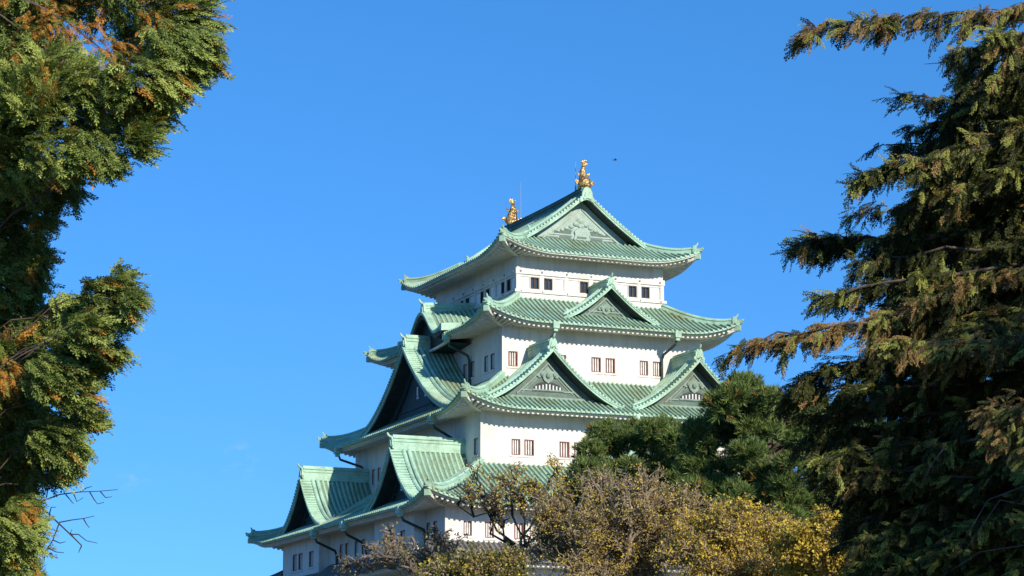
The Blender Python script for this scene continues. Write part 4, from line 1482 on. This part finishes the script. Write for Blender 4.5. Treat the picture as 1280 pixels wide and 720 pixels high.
    # a few bare sunlit twigs low in the crown
    for pts in (((1330, 640), (1250, 625), (1205, 690)), ((1300, 600), (1235, 625), (1190, 700)), ((1180, 560), (1165, 580), (1150, 610)), ((1290, 680), (1225, 690), (1170, 725))):
        lb.tube([L(at(a, b_, D - 1.2)) for a, b_ in pts], np.linspace(.010, .003, 3), 5)
    lb.tube([L(at(a, b_, D - .4)) for a, b_ in ((1300, 60), (1220, 85), (1185, 78), (1155, 80))], [.02, .012, .008, .004], 5)
    for k in range(520):                                    # the rest of the crown round the trunk, outside the picture
        z = rng.uniform(1.8, 16.0)
        rr = (3.6 * (1 - z / 20.0)) * math.sqrt(rng.random())
        a = rng.uniform(0, 2 * math.pi)
        w = base + np.array([rr * math.cos(a), rr * math.sin(a), z])
        x, y, dd = to_px(w)
        if dd > D - .6 and (x > 1340 or y > 790 or y < -70):
            c = L(w)
            clump(fol, WEEP, c, np.array([.45, .45, .28]), 42, .36, np.array([0, 0, z]), droop=.7, brown=.08, light=.2)
    tr_.build('trunk', BARK, root)
    lb.build('limbs', BARK, root)
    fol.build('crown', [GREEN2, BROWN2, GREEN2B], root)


right_conifer()


# ---------------------------------------------------------------- pines in front of the keep
def pine(cx, D, lumps, label, seed, fill=300):
    px = D / FPX
    base = at(cx, 600, D); base[2] = GROUND
    root = empty('pine_tree', base, label, "tree", "pines in front of the keep")
    L = lambda p: np.asarray(p) - base
    zt = max(L(at(x, y, D))[2] for x, y, r in lumps)
    tr_ = MB()
    tr_.tube([[0, 0, 0], [.2, .1, zt * .35], [-.1, 0, zt * .7], [.1, 0, zt * .95]], [.42, .32, .20, .06], 10)
    fol = Foliage(); lb = MB()
    for (x, y, r) in lumps:
        c = L(at(x, y, D + rng.uniform(-1.6, 1.4)))
        hub = np.array([0, 0, max(2.0, min(zt * .93, c[2] - .35 * np.hypot(c[0], c[1]) - .2))])
        lb.tube(curve(hub, c, 5, .15, .12), np.linspace(.06, .02, 5), 5)
        R_ = np.array([r, r * 1.3, r * .75]) * px
        n = int(fill * (r / 22) ** 2)
        for pr in TUFT:
            k = n // 3
            d = unit(rng.normal(0, 1, (k, 3)) + np.array([0, 0, .35]))
            pos = c + d * R_ * rng.uniform(.4, 1.2, (k, 1))
            ax = d * .9 + np.array([0, 0, .75]) + rng.normal(0, .3, (k, 3))
            m = np.where(rng.random(k) < .035, 1, 0)
            fol.add(pr, pos, ax, rng.normal(0, 1, (k, 3)), rng.uniform(.13, .30, k), m)
    tr_.build('trunk', BARK, root)
    lb.build('limbs', BARK, root)
    fol.build('crown', [PINE, PINEB], root)


def fill_lumps(top, bottom, x0, x1, step, r, jit=8):
    out = []
    x = x0
    while x <= x1:
        yt = np.interp(x, [p[0] for p in top], [p[1] for p in top])
        y = yt + r * .7
        yb = np.interp(x, [p[0] for p in bottom], [p[1] for p in bottom])
        while y < yb:
            out.append((x + rng.uniform(-jit, jit), y + rng.uniform(-jit * .6, jit * .6), r * rng.uniform(.8, 1.2)))
            y += step
        x += step
    return out


lm = fill_lumps([(706, 596), (720, 578), (738, 560), (755, 544), (778, 528), (800, 524), (830, 530), (862, 548), (900, 566)], [(706, 625), (760, 650), (900, 690)], 722, 885, 22, 16, 9)
pine(800, 74, lm, "lower rounded pine whose top cuts across the third white wall", 5)
lm = fill_lumps([(850, 575), (868, 530), (888, 502), (908, 488), (938, 478), (968, 486), (992, 496), (1020, 506), (1060, 526), (1100, 545)], [(850, 605), (900, 660), (1100, 720)], 868, 1095, 24, 17, 10)
pine(960, 68, lm, "taller bushy pine between the round pine and the dark conifer", 6)


# ---------------------------------------------------------------- leaf-shedding trees below the keep
def broadleaf(cx, D, targets, label, group, leafmix, nleaf, seed, fork_py=760, bark=None, twiggy=1.0, trunk_r=.22, lsize=.10, leaf_bias=None):
    """trunk, crooked limbs to each target ellipsoid, twigs in it and loose leaves on the twigs. targets: (px, py, rx, ry, leaf share)"""
    r_ = np.random.default_rng(seed)
    px = D / FPX
    base = at(cx, 700, D); base[2] = GROUND
    root = empty('autumn_tree', base, label, "tree", group)
    L = lambda p: np.asarray(p) - base
    fork = L(at(cx, fork_py, D))
    tr_ = MB(); lb = MB(); tips = []
    tr_.tube([[0, 0, 0], [.08, .05, fork[2] * .5], fork], [trunk_r * 1.25, trunk_r, trunk_r * .8], 9)

    def crooked(p0, p1, n, jit, ra, rb, sides):
        t = np.linspace(0, 1, n)[:, None]
        P = p0 + (p1 - p0) * t
        ln = np.linalg.norm(p1 - p0)
        P[1:-1] += r_.normal(0, jit * ln, (n - 2, 3))
        P[:, 2] += .10 * ln * np.sin(math.pi * t[:, 0])
        lb.tube(P, np.linspace(ra, rb, n), sides, caps=False)
        return P
    for (x, y, rx, ry, share) in targets:
        c = L(at(x, y, D + r_.uniform(-1.2, 1.2)))
        R_ = np.array([rx * px, max(rx, ry) * px, ry * px])
        limb = crooked(fork, c - np.array([0, 0, R_[2] * .7]), 6, .06, trunk_r * .42, trunk_r * .16, 6)
        ns = int(9 * twiggy)
        for k in range(ns):
            d = unit(r_.normal(0, 1, 3) + np.array([0, 0, .45]))
            p1 = c + d * R_ * r_.uniform(.55, .95)
            b1 = crooked(limb[r_.integers(3, 6)], p1, 5, .08, .042, .020, 4)
            for q in range(6):
                s0 = b1[r_.integers(1, 5)]
                d2 = unit(d + r_.normal(0, .75, 3) + np.array([0, 0, .15]))
                p2 = s0 + d2 * R_.mean() * r_.uniform(.35, .7)
                b2 = crooked(s0, p2, 4, .10, .020, .009, 3)
                for w in range(4):
                    s1 = b2[r_.integers(1, 4)]
                    d3 = unit(d2 + r_.normal(0, .8, 3))
                    p3 = s1 + d3 * R_.mean() * r_.uniform(.15, .35)
                    b3 = crooked(s1, p3, 3, .10, .009, .005, 3)
                    tips.append((b3, share))
    fol = Foliage()
    P = []
    tt = [t for t in tips]
    pr = np.array([t[1] for t in tt]); pr = pr / pr.sum()
    pick = r_.choice(len(tt), nleaf, p=pr)
    pos = np.array([tt[k][0][r_.integers(0, 3)] for k in pick]) + r_.normal(0, .07, (nleaf, 3))
    mats = r_.choice(len(leafmix), nleaf, p=[m[1] for m in leafmix])
    # neighbouring leaves share a colour: choose by the twig
    tw_m = r_.choice(len(leafmix), len(tt), p=[m[1] for m in leafmix])
    mats = np.where(r_.random(nleaf) < .65, tw_m[pick], mats)
    wh = r_.integers(0, 4, nleaf)
    for q in range(4):
        k = wh == q
        fol.add(LEAF[q], pos[k], r_.normal(0, 1, (k.sum(), 3)) + np.array([0, 0, -.4]), r_.normal(0, 1, (k.sum(), 3)), lsize * r_.uniform(.7, 1.3, k.sum()), mats[k])
    tr_.build('trunk', bark or BARKG, root)
    lb.build('limbs', bark or BARKG, root)
    fol.build('leaves', [m[0] for m in leafmix], root)


AG = "autumn trees below the keep"
broadleaf(652, 56, [(600, 612, 36, 20, .8), (640, 598, 34, 16, 1.0), (682, 602, 28, 18, 1.3), (620, 630, 34, 16, .4), (692, 628, 22, 24, 1.4), (572, 622, 22, 14, .4), (655, 622, 24, 14, .3)],
          "slender forked autumn tree with thin yellowing leaves before the white wall", AG, [(YELL, .50), (TAN, .38), (OLIVE, .12)], 1150, 41, fork_py=705, bark=BARKD, twiggy=.5, trunk_r=.09, lsize=.05)
broadleaf(770, 54, [(715, 640, 38, 26, .7), (760, 618, 36, 22, .22), (805, 616, 36, 20, .22), (845, 634, 34, 22, .5), (735, 680, 40, 30, .5), (785, 660, 44, 30, .7), (835, 668, 40, 30, .8), (690, 680, 36, 30, .35), (800, 705, 50, 30, .5), (730, 715, 40, 24, .5), (695, 655, 30, 20, .5)],
          "grey twiggy half-bare autumn tree standing in front of the round pine", AG, [(YELL, .36), (TAN, .52), (OLIVE, .12)], 9000, 42, fork_py=770, twiggy=2.1, trunk_r=.17, lsize=.052)
broadleaf(930, 52, [(880, 662, 34, 22, 1), (920, 664, 36, 22, 1), (965, 670, 36, 22, 1), (900, 686, 40, 28, .8), (945, 694, 40, 28, .9), (870, 702, 40, 28, .7), (985, 694, 36, 28, 1.1), (925, 716, 50, 24, .9)],
          "broad autumn tree of golden brown leaves between grey twiggy tree and yellow crown", AG, [(YELL, .56), (TAN, .34), (OLIVE, .10)], 14500, 43, fork_py=775, twiggy=1.8, trunk_r=.17, lsize=.056)
broadleaf(1030, 50, [(1000, 680, 28, 20, 1), (1034, 672, 30, 18, 1.1), (1068, 684, 22, 22, 1.3), (1010, 705, 36, 26, 1), (1055, 710, 32, 24, 1), (1074, 698, 16, 24, 1.1)],
          "brightest yellow autumn crown beside the dark conifer", AG, [(YELL, .80), (TAN, .12), (OLIVE, .08)], 9000, 44, fork_py=775, twiggy=1.3, trunk_r=.16, lsize=.066)
broadleaf(565, 58, [(470, 690, 24, 12, .06), (500, 696, 34, 16, .10), (545, 688, 30, 16, .12), (445, 712, 26, 10, .06), (530, 712, 40, 18, .25), (488, 672, 14, 12, .03), (545, 668, 14, 10, .05)],
          "leafless crooked grey tree in front of the shaded lower storeys", AG, [(TAN, .6), (OLIVE, .4)], 260, 45, fork_py=735, twiggy=.8, trunk_r=.12, lsize=.075, bark=BARKT)
broadleaf(600, 50, [(560, 720, 34, 12, 1), (600, 716, 34, 13, 1), (640, 710, 30, 15, 1), (575, 728, 40, 20, 1), (625, 728, 40, 20, 1)],
          "low olive green tree at the foot of the slender forked tree", AG, [(OLIVE, .60), (YELL, .14), (TAN, .26)], 4200, 46, fork_py=775, twiggy=1.0, trunk_r=.14, lsize=.065)

# ---------------------------------------------------------------- small pine top at the lower left corner
lm = [(8, 698, 16), (24, 708, 12), (36, 706, 7), (14, 716, 18), (40, 722, 10), (-10, 690, 20)]
D_ = 46
pine(5, D_, lm, "small brownish pine top under the cypress and its bare twig", 9, fill=200)

# ---------------------------------------------------------------- a bird over the ridge
def bird():
    c = at(769, 200, 110.0)
    m = MB()
    k = .12
    root_r = np.array(_r); up = np.array([0, 0, 1.0]); fw = np.cross(up, root_r)
    P = lambda a, b_, c_: c + k * (root_r * a + fw * b_ + up * c_)
    # spindle body with head and tail
    m.tube([P(-1.0, 0, -.02), P(-.6, 0, 0), P(0, 0, .02), P(.45, 0, .06), P(.7, 0, .12), P(.9, 0, .10)], [.05 * k, .16 * k, .24 * k, .18 * k, .13 * k, .02 * k], 8)
    m.face([P(-.9, -.06, 0), P(-1.5, -.22, .02), P(-1.5, .22, .02), P(-.9, .06, 0)])
    for s in (-1, 1):
        m.face([P(.35, s * .12, .1), P(.2, s * .8, .35), P(-.15, s * .85, .33), P(-.3, s * .12, .06)])
        m.face([P(.2, s * .8, .35), P(-.25, s * 1.8, .2), P(-.45, s * 1.7, .2), P(-.15, s * .85, .33)])
    tag(m.build('bird', BARKD), "small dark bird flying above the front gold fish", "bird")


bird()


# ---------------------------------------------------------------- unseen tree added beside the viewpoint to shade the low right conifer
def shade_tree():
    t0 = at(1165, 600, 30.0) + 14.0 * np.array([.139, -.99, 0])
    base = np.array([t0[0], t0[1], GROUND])
    root = empty('added_shade_tree', base, "unseen dense evergreen added to shade the foot of the drooping conifer", "tree")
    tr_ = MB(); tr_.tube([[0, 0, 0], [.1, 0, 5], [0, .1, 11.2]], [.32, .22, .05], 9)
    fol = Foliage()
    for k in range(46):
        z = rng.uniform(4.5, 12.2)
        rr = 2.3 * (1 - max(0, z - 8) / 5.5)
        a = rng.uniform(0, 2 * math.pi)
        q = rr * math.sqrt(rng.random())
        c = np.array([q * math.cos(a), q * math.sin(a), z])
        clump(fol, WEEP, c, np.array([.8, .8, .55]), 75, .42, np.array([0, 0, z]), light=0)
    tr_.build('trunk', BARK, root)
    fol.build('crown', [GREEN2, BROWN2, GREEN2B], root)


shade_tree()
